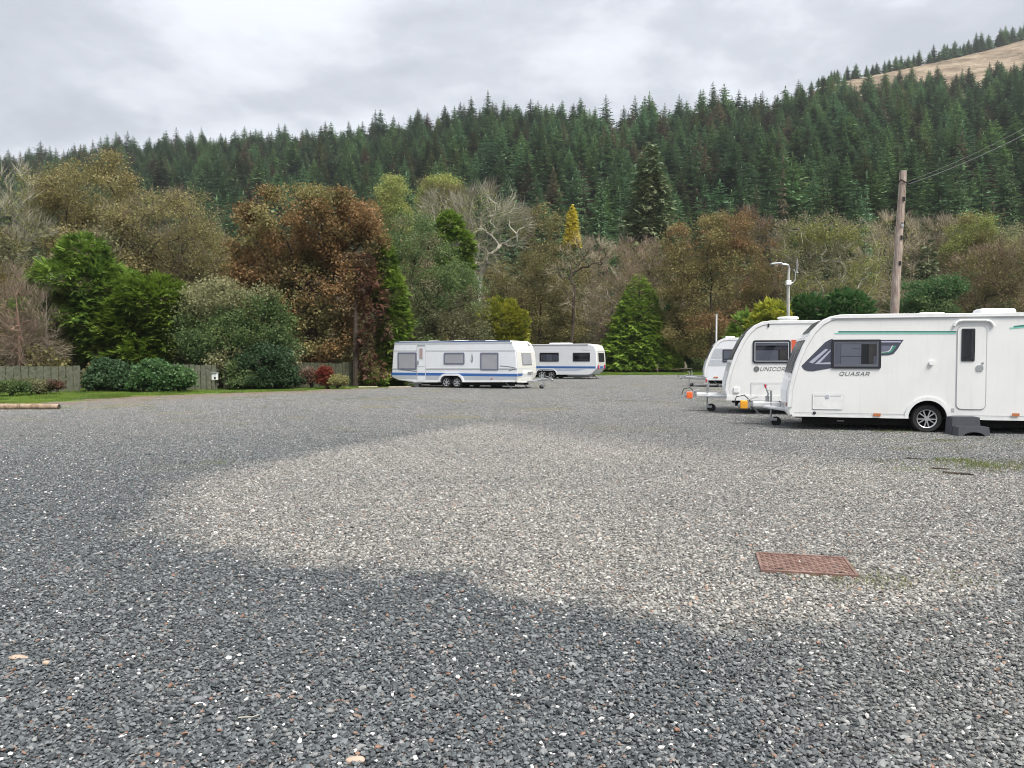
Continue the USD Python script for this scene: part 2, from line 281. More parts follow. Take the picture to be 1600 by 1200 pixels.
# gravel: dark slate chips, an older worn area of pale chips, both following the ground's own plan
XL = [(0, -3.0), (5.2, -2.6), (5.8, -2.9), (6.8, -3.4), (8.6, -4.1), (10.3, -4.4), (12.5, -3.7), (14.7, -2.9), (18, -1.4), (22, 0.6), (30, 2.5)]
YB = [(-5, 6.6), (-3.3, 6.5), (-1.9, 5.85), (-1.55, 5.75), (-0.46, 5.5), (0, 4.95), (.52, 4.75), (1.1, 4.3), (1.8, 4.35), (2.5, 4.5), (3.4, 5.1), (5, 7.0), (8, 10.5)]
YT = [(-6, 40), (-1, 22), (1, 18.5), (3, 16.2), (5.5, 13.6), (7.9, 11.9), (12, 10.5)]
def gravelmat(name, stones):
    nodes = {
        'g': ('geometry', {}), 'sp': ('separate_xyz', {}),
        'nA': ('noise_texture', {'scale': 1.5, 'detail': 6.0, 'roughness': 0.72}), 'nB': ('noise_texture', {'scale': 0.22, 'detail': 4.0, 'roughness': 0.6}),
        'na': ('math', {'math_type': 'multiply_add', 'value2': 1.8, 'value3': -0.9}),
        'fy': ('math', {'math_type': 'divide', 'value2': 30.0, 'use_clamp': True}), 'xl': ('rgb_ramp', {'ramp': [(y / 30, ((x + 10) / 20,) * 3) for y, x in XL]}),
        'xlm': ('math', {'math_type': 'multiply_add', 'value2': 20.0, 'value3': -10.0}),
        'dx': ('math', {'math_type': 'subtract'}), 'dxn': ('math', {'math_type': 'add'}), 'sx': ('map_range', {'range_type': 'smoothstep', 'from_min': -0.45, 'from_max': 0.9, 'clamp': True}),
        'fx': ('map_range', {'from_min': -6.0, 'from_max': 12.0, 'clamp': True}),
        'yb': ('rgb_ramp', {'ramp': [((x + 6) / 18, (y / 40,) * 3) for x, y in YB]}), 'ybm': ('math', {'math_type': 'multiply', 'value2': 40.0}),
        'dy': ('math', {'math_type': 'subtract'}), 'dyn': ('math', {'math_type': 'add'}), 'sy': ('map_range', {'range_type': 'smoothstep', 'from_min': -0.22, 'from_max': 0.42, 'clamp': True}),
        'yt': ('rgb_ramp', {'ramp': [((x + 6) / 18, (y / 40,) * 3) for x, y in YT]}), 'ytm': ('math', {'math_type': 'multiply', 'value2': 40.0}),
        'dt': ('math', {'math_type': 'subtract'}), 'dtn': ('math', {'math_type': 'add'}), 'st': ('map_range', {'range_type': 'smoothstep', 'from_min': -2.0, 'from_max': 4.5, 'clamp': True}),
        'm1': ('math', {'math_type': 'multiply'}), 'm2': ('math', {'math_type': 'multiply'}),
        'far': ('map_range', {'range_type': 'smoothstep', 'from_min': 8.0, 'from_max': 24.0, 'to_min': 0.09, 'to_max': 0.55, 'clamp': True}),
        'rgt': ('map_range', {'range_type': 'smoothstep', 'from_min': 0.2, 'from_max': 2.6, 'to_min': 0.0, 'to_max': 0.5, 'clamp': True}),
        'mx1': ('math', {'math_type': 'maximum'}), 'mx2': ('math', {'math_type': 'maximum'}),
        'nbm': ('map_range', {'from_min': 0.35, 'from_max': 0.65, 'to_min': 0.7, 'to_max': 1.05, 'clamp': True}), 'mm': ('math', {'math_type': 'multiply', 'use_clamp': True}),
        'dark': ('rgb_ramp', {'ramp': [(0, (.022, .027, .031)), (.30, (.048, .057, .063)), (.60, (.080, .093, .101)), (.80, (.122, .137, .145)), (.935, (.18, .185, .185)), (.942, (.17, .115, .085)), (.957, (.20, .105, .07)), (.960, (.13, .138, .145)), (.984, (.2, .2, .2)), (.989, (.48, .48, .47)), (1, (.62, .61, .6))]}),
        'pale': ('rgb_ramp', {'ramp': [(0, (.066, .067, .064)), (.22, (.125, .124, .116)), (.45, (.20, .196, .182)), (.70, (.28, .272, .25)), (.92, (.37, .358, .328)), (.945, (.27, .19, .14)), (.962, (.27, .16, .11)), (.967, (.44, .43, .40)), (1, (.60, .585, .55))]}),
        'mixg': ('mix', {}),
        'ng': ('noise_texture', {'scale': 0.33, 'detail': 5.0, 'roughness': 0.62}), 'gf': ('map_range', {'from_min': 9.0, 'from_max': 22.0, 'to_min': 0.0, 'to_max': 1.0, 'clamp': True}),
        'gm': ('map_range', {'range_type': 'smoothstep', 'from_min': 0.54, 'from_max': 0.68, 'to_min': 0.0, 'to_max': 0.5, 'clamp': True}), 'gmf': ('math', {'math_type': 'multiply'}),
        'moss': ('mix', {'color2': (.17, .155, .07)}),
        'la': ('math', {'math_type': 'multiply_add', 'value2': 0.853, 'value3': 16.1 * 0.853 + 27.2 * 0.52}), 'lb': ('math', {'math_type': 'multiply_add', 'value2': -0.52}), 'lm': ('map_range', {'range_type': 'smoothstep', 'from_min': 0.2, 'from_max': 3.4, 'to_min': 0.85, 'to_max': 0.0, 'clamp': True}),
        'lx': ('map_range', {'from_min': -8.0, 'from_max': -2.0, 'to_min': 1.0, 'to_max': 0.0, 'clamp': True}), 'ln': ('map_range', {'from_min': 0.38, 'from_max': 0.6, 'to_min': 0.1, 'to_max': 1.0, 'clamp': True}), 'l1': ('math', {'math_type': 'multiply'}), 'l2': ('math', {'math_type': 'multiply'}), 'lit': ('mix', {'color2': (.19, .135, .085)}),
        'p': ('principled_bsdf', {'roughness': 0.62, 'specular_ior_level': 0.4}),
    }
    links = [('g.position', 'sp.vector'), ('g.position', 'nA.vector'), ('g.position', 'nB.vector'), ('nA.fac', 'na.value1'),
             ('sp.y', 'fy.value1'), ('fy.value', 'xl.fac'), ('xl.color', 'xlm.value1'), ('sp.x', 'dx.value1'), ('xlm.value', 'dx.value2'), ('dx.value', 'dxn.value1'), ('na.value', 'dxn.value2'), ('dxn.value', 'sx.value'),
             ('sp.x', 'fx.value'), ('fx.result', 'yb.fac'), ('yb.color', 'ybm.value1'), ('sp.y', 'dy.value1'), ('ybm.value', 'dy.value2'), ('dy.value', 'dyn.value1'), ('na.value', 'dyn.value2'), ('dyn.value', 'sy.value'),
             ('fx.result', 'yt.fac'), ('yt.color', 'ytm.value1'), ('ytm.value', 'dt.value1'), ('sp.y', 'dt.value2'), ('dt.value', 'dtn.value1'), ('na.value', 'dtn.value2'), ('dtn.value', 'st.value'),
             ('sx.result', 'm1.value1'), ('sy.result', 'm1.value2'), ('m1.value', 'm2.value1'), ('st.result', 'm2.value2'),
             ('sp.y', 'far.value'), ('sp.x', 'rgt.value'), ('m2.value', 'mx1.value1'), ('far.result', 'mx1.value2'), ('mx1.value', 'mx2.value1'), ('rgt.result', 'mx2.value2'),
             ('nB.fac', 'nbm.value'), ('nbm.result', 'mm.value1'), ('mx2.value', 'mm.value2'),
             ('mm.value', 'mixg.fac'), ('dark.color', 'mixg.color1'), ('pale.color', 'mixg.color2'),
             ('g.position', 'ng.vector'), ('sp.y', 'gf.value'), ('ng.fac', 'gm.value'), ('gm.result', 'gmf.value1'), ('gf.result', 'gmf.value2'), ('gmf.value', 'moss.fac'), ('mixg.color', 'moss.color1'), ('sp.x', 'la.value1'), ('sp.y', 'lb.value1'), ('la.value', 'lb.value3'), ('lb.value', 'lm.value'), ('sp.x', 'lx.value'), ('nA.fac', 'ln.value'), ('lm.result', 'l1.value1'), ('lx.result', 'l1.value2'), ('l1.value', 'l2.value1'), ('ln.result', 'l2.value2'), ('l2.value', 'lit.fac'), ('moss.color', 'lit.color1'), ('lit.color', 'p.base_color')]
    if stones:
        nodes['at'] = ('attribute', {'attribute': 'rnd'}); links += [('at.fac', 'dark.fac'), ('at.fac', 'pale.fac')]
    else:
        nodes['v'] = ('voronoi_texture', {'scale': 42.0}); nodes['vs'] = ('separate_color', {}); nodes['b'] = ('bump', {'strength': 0.9, 'distance': 0.012, 'invert': True})
        links += [('g.position', 'v.vector'), ('v.color', 'vs.color'), ('vs.r', 'dark.fac'), ('vs.r', 'pale.fac'), ('v.distance', 'b.height'), ('b.normal', 'p.normal')]
    usdkit.material(stage, M(name), nodes, links, surface='p.BSDF')
gravelmat('gravel_stones', True)
gravelmat('gravel_ground', False)
# ------------------------------------------------------------------ terrain
SKY_PX = [(-500, 300), (0, 241), (100, 229), (200, 215), (260, 213), (330, 208), (420, 200), (500, 197), (560, 196), (600, 188), (650, 180), (700, 170), (760, 160), (820, 165), (900, 168), (945, 183), (965, 187), (1000, 173), (1060, 163), (1110, 157), (1180, 152), (1250, 140), (1340, 121), (1450, 98), (1540, 76), (1600, 58), (1700, 28), (1850, -15), (2100, -60)]
RIDGE = [(-500, 560), (0, 520), (600, 470), (900, 430), (970, 390), (1100, 390), (1250, 470), (1350, 560), (1600, 650), (2100, 700)]
EDGE_PX = [(1250, 140), (1300, 131), (1400, 127), (1500, 120), (1560, 107), (1600, 96), (1700, 80), (2100, 40)]
TREE_H, FOOT = 15.0, 122.0
def ip(t, x): return np.interp(x, [a for a, b in t], [b for a, b in t])
def tan_at(px, py):
    a = 600.0 - py
    return (a * _c - FPX * _s) / (a * _s + FPX * _c)
def hill(x, y):
    """height of the ground: a flat valley floor and the long hillside across it"""
    x = np.asarray(x, float); y = np.asarray(y, float)
    px = 800 + FPX * x / np.maximum(y, 60.0)
    px = np.clip(px, -500, 2100)
    dr = ip(RIDGE, px)
    bare = np.clip((px - 1230) / 40.0, 0, 1)
    zr = tan_at(px, ip(SKY_PX, px)) * dr + CAM_H - TREE_H * (1 - bare)
    t = (y - FOOT) / (dr - FOOT)
    z = np.where(t < 1, zr * np.maximum(t, 0) ** 1.06, zr - (y - dr) * 0.22 - np.minimum((y - dr) ** 2 * 0.0006, 40))
    p = np.stack([x / 60, y / 60, 0 * x], -1).reshape(-1, 3)
    bumps = meshkit.fbm(p).reshape(x.shape)
    amp = np.clip((y - FOOT) / 80, 0, 1) * np.clip((dr - y) / 60 + .25, 0.25, 1)
    return z + bumps * 3.0 * amp
xs = np.concatenate([np.arange(-900, -400, 25), np.arange(-400, 601, 8), np.arange(625, 1101, 25)]).astype(float)
ys = np.concatenate([np.arange(-60, 110, 17), np.arange(116, 260, 6), np.arange(260, 740, 8), np.arange(740, 1300, 40)]).astype(float)
X, Y = np.meshgrid(xs, ys)
Z = hill(X, Y)
V = np.stack([X, Y, Z], -1).reshape(-1, 3)
nx = len(xs); i, j = np.meshgrid(np.arange(len(ys) - 1), np.arange(nx - 1), indexing='ij')
q = np.stack([i * nx + j, i * nx + j + 1, (i + 1) * nx + j + 1, (i + 1) * nx + j], -1).reshape(-1, 4)
usdkit.material(stage, M('terrain_look'), {
    'g': ('geometry', {}), 'sp': ('separate_xyz', {}), 'n1': ('noise_texture', {'scale': 0.035, 'detail': 7.0, 'roughness': 0.62}), 'n2': ('noise_texture', {'scale': 0.22, 'detail': 6.0, 'roughness': 0.7, 'distortion': 1.0}),
    'floor': ('rgb_ramp', {'ramp': [(.3, (.020, .026, .012)), (.7, (.05, .048, .026))]}),
    'moor': ('rgb_ramp', {'ramp': [(.40, (.075, .062, .04)), (.47, (.14, .108, .075)), (.53, (.20, .158, .112)), (.60, (.27, .225, .165))]}),
    'mz': ('map_range', {'range_type': 'smoothstep', 'from_min': 105.0, 'from_max': 125.0, 'clamp': True}), 'mx': ('map_range', {'range_type': 'smoothstep', 'from_min': 120.0, 'from_max': 150.0, 'clamp': True}),
    'mm': ('math', {'math_type': 'multiply'}), 'mix': ('mix', {}), 'nn': ('mix', {'fac': .5}),
    'p': ('principled_bsdf', {'roughness': 0.9, 'specular_ior_level': 0.1})},
    [('g.position', 'sp.vector'), ('g.position', 'n1.vector'), ('g.position', 'n2.vector'), ('n2.fac', 'floor.fac'), ('n1.fac', 'nn.color1'), ('n2.fac', 'nn.color2'), ('nn.color', 'moor.fac'),
     ('sp.z', 'mz.value'), ('sp.x', 'mx.value'), ('mz.result', 'mm.value1'), ('mx.result', 'mm.value2'), ('mm.value', 'mix.fac'), ('floor.color', 'mix.color1'), ('moor.color', 'mix.color2'), ('mix.color', 'p.base_color')], surface='p.BSDF')
tag(obj('terrain', (V, q), M('terrain_look'), smooth=True), 'wooded hillside rising to bare straw coloured moor at the right', kind='structure')

def flat_sheet(poly, z):
    v, f = [], []; n = 0
    for g in getattr(poly, 'geoms', [poly]):
        vv, ff = trimesh.creation.triangulate_polygon(g, engine='earcut')
        v.append(np.column_stack([vv, np.full(len(vv), z)])); f.append(ff + n); n += len(vv)
    return np.vstack(v), np.vstack(f)
rg = np.random.default_rng(5)
def wobble(pts, step=.5, amp=.12, seed=1):
    r = np.random.default_rng(seed); out = []
    for a, b in zip(pts[:-1], pts[1:]):
        n = max(1, int(np.hypot(*(b - a)) / step))
        for k in range(n): out.append(a + (b - a) * k / n + r.normal(0, amp, 2))
    return out + [pts[-1]]
edge = [gp(-260, 640)[:2], gp(-60, 632)[:2], gp(90, 629.5)[:2], gp(200, 620.5)[:2], gp(300, 616.5)[:2], gp(420, 612.5)[:2], gp(500, 609.5)[:2], gp(560, 607.5)[:2], gp(625, 605.5)[:2], gp(640, 602)[:2], gp(700, 600)[:2], gp(760, 596)[:2], gp(835, 590.5)[:2], gp(945, 586.6)[:2], gp(1040, 586.2)[:2], gp(1110, 586.6)[:2], gp(1250, 587)[:2], gp(1500, 588)[:2], gp(1900, 589)[:2]]
edge_w = wobble(edge, .6, .13)
lawn = Polygon([tuple(p) for p in edge_w] + [(140, 116), (-110, 116)]).buffer(0)
yard = sbox(-70, -40, 120, 80).difference(lawn)
tag(obj('gravel_yard', flat_sheet(yard, .004), M('gravel_ground')), 'wide gravel yard of grey slate chippings', kind='structure')
usdkit.material(stage, M('lawn_look'), {
    'g': ('geometry', {}), 'n1': ('noise_texture', {'scale': 0.6, 'detail': 6.0, 'roughness': 0.65}), 'n2': ('noise_texture', {'scale': 14.0, 'detail': 4.0}), 'mx': ('mix', {'fac': .4}),
    'r': ('rgb_ramp', {'ramp': [(.3, (.05, .085, .018)), (.5, (.10, .16, .03)), (.7, (.15, .20, .045))]}),
    'p': ('principled_bsdf', {'roughness': 0.9, 'specular_ior_level': 0.1})},
    [('g.position', 'n1.vector'), ('g.position', 'n2.vector'), ('n1.fac', 'mx.color1'), ('n2.fac', 'mx.color2'), ('mx.color', 'r.fac'), ('r.color', 'p.base_color')], surface='p.BSDF')
front_lawn = lawn.intersection(Polygon([gp(-260, 618)[:2], gp(100, 612)[:2], gp(300, 609)[:2], gp(545, 603)[:2], gp(600, 600)[:2], (-6, 64), (6, 70), gp(930, 578.8)[:2], (60, 97), (140, 97), (140, 60), (60, 60), (0, 40), (-20, 20), (-60, 20)]).buffer(0))
tag(obj('lawn', flat_sheet(lawn.intersection(sbox(-120, 20, 150, 99)), .008), M('lawn_look')), 'strip of mown grass along the edge of the gravel yard', kind='structure')

def point_instancer(path, protos, idx, pos, rotz, scale):
    pi = UsdGeom.PointInstancer.Define(stage, path)
    pi.CreatePrototypesRel().SetTargets([p.GetPath() for p in protos])
    pi.CreateProtoIndicesAttr(Vt.IntArray.FromNumpy(np.asarray(idx, np.int32)))
    pi.CreatePositionsAttr(Vt.Vec3fArray.FromNumpy(np.asarray(pos, np.float32)))
    h = np.asarray(rotz, float) / 2
    pi.CreateOrientationsAttr(Vt.QuathArray([Gf.Quath(float(math.cos(a)), 0, 0, float(math.sin(a))) for a in h]))
    s = np.asarray(scale, float)
    if s.ndim == 1: s = np.repeat(s[:, None], 3, 1)
    pi.CreateScalesAttr(Vt.Vec3fArray.FromNumpy(s.astype(np.float32)))
    return pi.GetPrim()

# loose chippings: square metre patches of single angular stones, laid over the yard
ICO = trimesh.creation.icosahedron()
def stone_patch(seed, cell=.0150):
    r = np.random.default_rng(seed); m = int(1 / cell)
    gx, gy = np.meshgrid((np.arange(m) + .5) / m - .5, (np.arange(m) + .5) / m - .5); n = m * m
    xy = np.stack([gx.ravel(), gy.ravel()], 1) + r.uniform(-.62, .62, (n, 2)) / m
    size = np.clip(r.lognormal(math.log(.0083), .34, n), .004, .022)
    sh = np.stack([size * r.uniform(.95, 1.5, n), size * r.uniform(.7, 1.0, n), size * r.uniform(.34, .64, n)], 1)
    v = ICO.vertices[None] * (1 + r.uniform(-.30, .16, (n, 12, 1)) + r.normal(0, .05, (n, 12, 3))) * sh[:, None, :]
    tilt = r.normal(0, .30, (n, 2)); yaw = r.uniform(0, 2 * PI, n)
    cx, sx, cy, sy, cz, sz = np.cos(tilt[:, 0]), np.sin(tilt[:, 0]), np.cos(tilt[:, 1]), np.sin(tilt[:, 1]), np.cos(yaw), np.sin(yaw)
    o, l = np.zeros(n), np.ones(n)
    Rx = np.stack([np.stack([l, o, o], 1), np.stack([o, cx, -sx], 1), np.stack([o, sx, cx], 1)], 1)
    Ry = np.stack([np.stack([cy, o, sy], 1), np.stack([o, l, o], 1), np.stack([-sy, o, cy], 1)], 1)
    Rz = np.stack([np.stack([cz, -sz, o], 1), np.stack([sz, cz, o], 1), np.stack([o, o, l], 1)], 1)
    v = np.einsum('nij,nkj->nki', Rz @ Ry @ Rx, v)
    v = v + np.stack([xy[:, 0], xy[:, 1], .004 + sh[:, 2] * .55 + r.uniform(0, .011, n)], 1)[:, None]
    f = ICO.faces[None] + (np.arange(n) * 12)[:, None, None]
    return v.reshape(-1, 3), f.reshape(-1, 3)
UsdGeom.PointInstancer.Define(stage, '/World/gravel')
protos = [obj('stone_patch', stone_patch(60 + k), M('gravel_stones'), '/World/gravel', isl=12) for k in range(4)]
pos = []
yb_ = yard.buffer(-.05)
for gy in np.arange(2.2, 80, 1.0):
    half = .70 * gy + 1.6
    for gx in np.arange(-math.ceil(half), math.ceil(half) + 1, 1.0):
        if yb_.contains(Point(gx, gy)): pos.append((gx, gy, 0))
pos = np.array(pos); r = np.random.default_rng(3)
tag(point_instancer('/World/gravel', protos, r.integers(0, 4, len(pos)), pos, r.integers(0, 4, len(pos)) * PI / 2, np.ones(len(pos))), 'loose grey, pale and rusty stone chippings covering the yard', 'gravel', kind='stuff')

# grass blades
def grass_patch(seed, n, h, wid, spread=.5):
    r = np.random.default_rng(seed)
    c = np.stack([r.uniform(-spread, spread, n), r.uniform(-spread, spread, n), np.full(n, .004)], 1)
    a = r.uniform(0, 2 * PI, n); hh = h * r.uniform(.5, 1.3, n); lean = r.uniform(.1, .7, n)
    U = np.stack([np.cos(a) * lean, np.sin(a) * lean, np.ones(n)], 1) * hh[:, None]
    W = np.stack([-np.sin(a), np.cos(a), 0 * a], 1) * (wid * r.uniform(.6, 1.3, n))[:, None]
    v = np.stack([c - W, c + W, c + U], 1)
    return v.reshape(-1, 3), (np.arange(n * 3).reshape(-1, 3))
UsdGeom.PointInstancer.Define(stage, '/World/grass')
gpro = [obj('grass_tuft', grass_patch(80 + k, 900, .075, .006), M('grass_blade'), '/World/grass', isl=3) for k in range(3)]
pts = []
for gy in np.arange(20, 98, 1.0):
    half = .74 * gy + 2
    for gx in np.arange(-half, half, 1.0):
        if lawn.contains(Point(gx, gy)): pts.append((gx + rg.uniform(-.2, .2), gy + rg.uniform(-.2, .2), 0))
pts = np.array([p for p in pts if p[1] < (43 if p[0] < -8 else 99)])
tag(point_instancer('/World/grass', gpro, rg.integers(0, 3, len(pts)), pts, rg.uniform(0, 6.28, len(pts)), np.stack([np.ones(len(pts)), np.ones(len(pts)), rg.uniform(.6, 1.4, len(pts))], 1)), 'short green grass of the verge and the far lawn', 'grass', kind='stuff')
# thin grass and weeds coming up through the gravel
UsdGeom.PointInstancer.Define(stage, '/World/weeds')
wpro = [obj('weed_tuft', grass_patch(90 + k, 120, .045, .0035, .22), M('grass_sparse' if k else 'grass_blade'), '/World/weeds', isl=3) for k in range(3)]
wp = []
def scatter_weeds(px, py, rx, ry, n):
    c = gp(px, py)
    for _ in range(n): wp.append((c[0] + rg.normal(0, rx), c[1] + rg.normal(0, ry), 0))
scatter_weeds(1575, 733, .8, .3, 60); scatter_weeds(1545, 722, .8, .25, 25); scatter_weeds(1345, 905, .06, .05, 3); scatter_weeds(1320, 912, .25, .05, 3); scatter_weeds(1500, 690, .9, .12, 12); scatter_weeds(1380, 676, .9, .1, 9)
scatter_weeds(1050, 628, 2.0, .6, 22); scatter_weeds(920, 608, 2.6, .8, 26); scatter_weeds(560, 625, 3.5, .6, 20); scatter_weeds(450, 621, 3.0, .5, 24); scatter_weeds(1000, 620, 2.5, .8, 14); scatter_weeds(1440, 705, .5, .2, 4); scatter_weeds(350, 640, 3.5, .8, 12); scatter_weeds(1425, 900, .3, .1, 2)
scatter_weeds(100, 640, 2.5, .6, 20); scatter_weeds(345, 724, .1, .05, 1); scatter_weeds(250, 626, 3, .3, 16)
wp = np.array(wp)
tag(point_instancer('/World/weeds', wpro, rg.integers(0, 3, len(wp)), wp, rg.uniform(0, 6.28, len(wp)), rg.uniform(.5, 1.2, len(wp))), 'thin grass and weeds coming up through the gravel', 'weeds', kind='stuff')
# fallen leaves along the verge
UsdGeom.PointInstancer.Define(stage, '/World/fallen_leaves')
def litter_patch(seed, n=110):
    r = np.random.default_rng(seed); c = np.stack([r.uniform(-.6, .6, n), r.normal(0, .3, n), r.uniform(.016, .024, n)], 1)
    a = r.uniform(0, 6.28, n); L = r.uniform(.03, .07, n)
    U = np.stack([np.cos(a), np.sin(a), r.uniform(-.1, .25, n)], 1) * L[:, None]; W = np.stack([-np.sin(a), np.cos(a), r.uniform(-.2, .2, n)], 1) * (L * .35)[:, None]
    return rhombs(c, U, W)
lpro = [obj('leaf_patch', litter_patch(7 + k), M('leaf_copper'), '/World/fallen_leaves', isl=4) for k in range(2)]
lp = []
for a, b in zip(edge[1:8], edge[2:9]):
    for k in range(int(np.hypot(*(b - a)) / .8)):
        p = a + (b - a) * rg.random(); lp.append((p[0], p[1] - abs(rg.normal(0, .7)), 0))
lp = np.array(lp)
tag(point_instancer('/World/fallen_leaves', lpro, rg.integers(0, 2, len(lp)), lp, rg.uniform(-.3, .3, len(lp)), np.ones(len(lp))), 'brown fallen leaves along the edge of the grass verge', 'fallen leaves', kind='stuff')

# the air: thin even haze round everything
usdkit.material(stage, M('haze_look'), {'v': ('principled_volume', {'color': (.93, .95, 1.0), 'density': HAZE, 'anisotropy': 0.2})}, [], volume='v.volume')
hz = trimesh.creation.box([2600, 1700, 460]); hz.apply_translation([0, 690, 229])
tag(obj('haze', hz, M('haze_look')), 'thin pale haze in the air over the valley', kind='stuff')

# ------------------------------------------------------------------ spruce forest on the hillside
def spruce(seed, levels=30, per=9, droop=.4, width=.19, gap=0.0, taper=.8, twigs=12):
    """a conifer one metre tall: trunk and whorls of drooping branches carrying needle fans"""
    r = np.random.default_rng(seed); C, U, W = [], [], []
    zs = np.linspace(.06 + gap, .985, levels) + r.normal(0, .006, levels)
    for z in zs:
        t = (z - .03) / .97
        L0 = width * (1 - t) ** taper * r.uniform(.82, 1.12) + .006
        k = max(4, int(per * (1 - .35 * t)))
        ph = r.uniform(0, 2 * PI)
        for b in range(k):
            if r.random() < .06: continue
            a = ph + 2 * PI * b / k + r.normal(0, .18); L = L0 * r.uniform(.62, 1.22)
            d = np.array([math.cos(a), math.sin(a), 0]); s = np.array([-d[1], d[0], 0])
            rise = (.25 + .5 * t) * L
            for m in range(twigs):
                q = (m + .6) / twigs
                c = d * L * q * .92 + np.array([0, 0, z + rise * q - droop * L * q * q])
                sg = 1 if m % 2 else -1
                u = (d * .75 + s * sg * r.uniform(.35, 1.0) * (1.1 - .5 * q) + np.array([0, 0, -.42 + .5 * t + r.normal(0, .12)])) * L * r.uniform(.24, .42) * (1.08 - .35 * q)
                w = np.cross(unit(u), np.array([r.normal(0, .35), r.normal(0, .35), 1.0])) * np.linalg.norm(u) * r.uniform(.24, .42)
                C.append(c); U.append(u); W.append(w)
            C.append(d * L * .8 + np.array([0, 0, z + rise * .8 - droop * L * .64])); U.append(d * L * .35 + np.array([0, 0, -.02 * L])); W.append(s * L * .14)
    for k in range(3):
        a = r.uniform(0, 6.28); C.append(np.array([0, 0, .955])); U.append(np.array([math.cos(a) * .006, math.sin(a) * .006, .05])); W.append(np.array([-math.sin(a), math.cos(a), 0]) * .006)
    tv, tf = tubes(np.array([[0, 0, -.03], [0, 0, .5]]), np.array([[0, 0, .5], [0, 0, .97]]), np.array([.0085, .005]), np.array([.005, .0015]), 5)
    return rhombs(np.array(C), np.array(U), np.array(W)), (tv, tf)
SPR = [spruce(11, width=.215), spruce(12, width=.185, levels=34, droop=.5), spruce(13, width=.235, levels=30, droop=.35), spruce(14, width=.20, gap=.05, droop=.55), spruce(15, width=.17, levels=32), spruce(16, width=.21, levels=26, gap=.06, per=8)]
SPR_HI = [spruce(31, levels=44, per=10, twigs=13, width=.2, droop=.45), spruce(32, levels=46, per=9, twigs=13, width=.2, droop=.6)]
SPR_MAT = ['needle_spruce', 'needle_spruce', 'needle_spruce', 'needle_spruce', 'needle_pine', 'needle_brown']
rf = np.random.default_rng(21)
cand = []
for gy in np.arange(FOOT + 4, 600, 7.3):
    half = .82 * gy + 10
    for gx in np.arange(-half, half, 7.3):
        x, y = gx + rf.uniform(-3.6, 3.6), gy + rf.uniform(-3.6, 3.6)
        if rf.random() < .06: continue
        cand.append((x, y))
cand = np.array(cand)
cpx = 800 + FPX * cand[:, 0] / cand[:, 1]
cz = hill(cand[:, 0], cand[:, 1])
dr_ = ip(RIDGE, np.clip(cpx, -500, 2100))
hh = rf.normal(15.5, 3.2, len(cand)) + 3.5 * (cand[:, 1] < 175) - 3.2 * np.clip((900 - cpx) / 300, 0, 1) + 4.0 * (rf.random(len(cand)) < .08)
hh = np.clip(hh, 8.5, 25)
top_tan = (cz + hh - CAM_H) / cand[:, 1]
ok = (cand[:, 1] < dr_ + 12) & ((cpx < 1250) | (top_tan < tan_at(cpx, ip(EDGE_PX, cpx) - 12 + rf.normal(0, 9, len(cand)))))
cand, cpx, cz, hh, top_tan = cand[ok], cpx[ok], cz[ok], hh[ok], top_tan[ok]
kind = rf.choice(6, len(cand), p=[.26, .22, .18, .17, .10, .07])
wide = rf.uniform(1.2, 1.8, len(cand)); yaw = rf.uniform(0, 6.28, len(cand))
canopy = tan_at(cpx, np.interp(cpx, [0, 240, 360, 600, 640, 760, 900, 1000, 1120, 1250, 1600], [250, 275, 300, 310, 330, 300, 345, 370, 340, 345, 345]))
size_px = hh / cand[:, 1]
cls = [None] * 6
def spruce_thing(k, loc, rz, sc, label, group=None, name='spruce_tree', mat=None, hi=False):
    t = thing(name, label, 'spruce', loc, rz, group)
    t_ = UsdGeom.Xformable(t); t_.AddScaleOp().Set(Gf.Vec3f(*sc))
    crown, trunk = SPR_HI[k % 2] if hi else SPR[k]
    obj('trunk', trunk, M('bark_conifer'), t); obj('crown', crown, M(mat or SPR_MAT[k]), t, isl=4)
    return t
seen = (cpx > 5) & (cpx < 1595) & (top_tan > canopy + .012)
order = np.argsort(-size_px * seen)[:300]
near_group = 'spruces at the foot of the wooded hillside'
lab = ['dark green spruce of the forest, one of the larger ones low on the hillside', 'narrow dark spruce with drooping branches low in the hillside forest', 'broad blue green spruce low in the hillside forest', 'dark spruce with bare lower stem low in the hillside forest', 'slim lighter green conifer low in the hillside forest', 'browning thin spruce standing among green ones on the hillside']
grp = ['larger dark spruces low on the hillside', 'narrow drooping spruces low on the hillside', 'broad blue green spruces low on the hillside', 'bare stemmed spruces low on the hillside', 'slim lighter conifers low on the hillside', 'browning spruces on the hillside']
for n in order:
    k = kind[n]; loc = (cand[n, 0], cand[n, 1], cz[n] - .3); sc = (hh[n] * wide[n], hh[n] * wide[n], hh[n])
    if cls[k] is None: cls[k] = spruce_thing(k, loc, yaw[n], sc, lab[k], grp[k])
    else: dup(cls[k], loc, yaw[n], lab[k], sc)
rest = np.setdiff1d(np.arange(len(cand)), order)
UsdGeom.PointInstancer.Define(stage, '/World/spruce_forest')
fp = []
for k in range(6):
    x = UsdGeom.Xform.Define(stage, path_for('spruce', '/World/spruce_forest')).GetPrim()
    obj('trunk', SPR[k][1], M('bark_conifer'), x); obj('crown', SPR[k][0], M(SPR_MAT[k]), x, isl=4); fp.append(x)
tag(point_instancer('/World/spruce_forest', fp, kind[rest], np.column_stack([cand[rest], cz[rest] - .3]), yaw[rest], np.stack([hh[rest] * wide[rest], hh[rest] * wide[rest], hh[rest]], 1)), 'dense dark spruce forest covering the hillside up to the ridge', 'forest', kind='stuff')
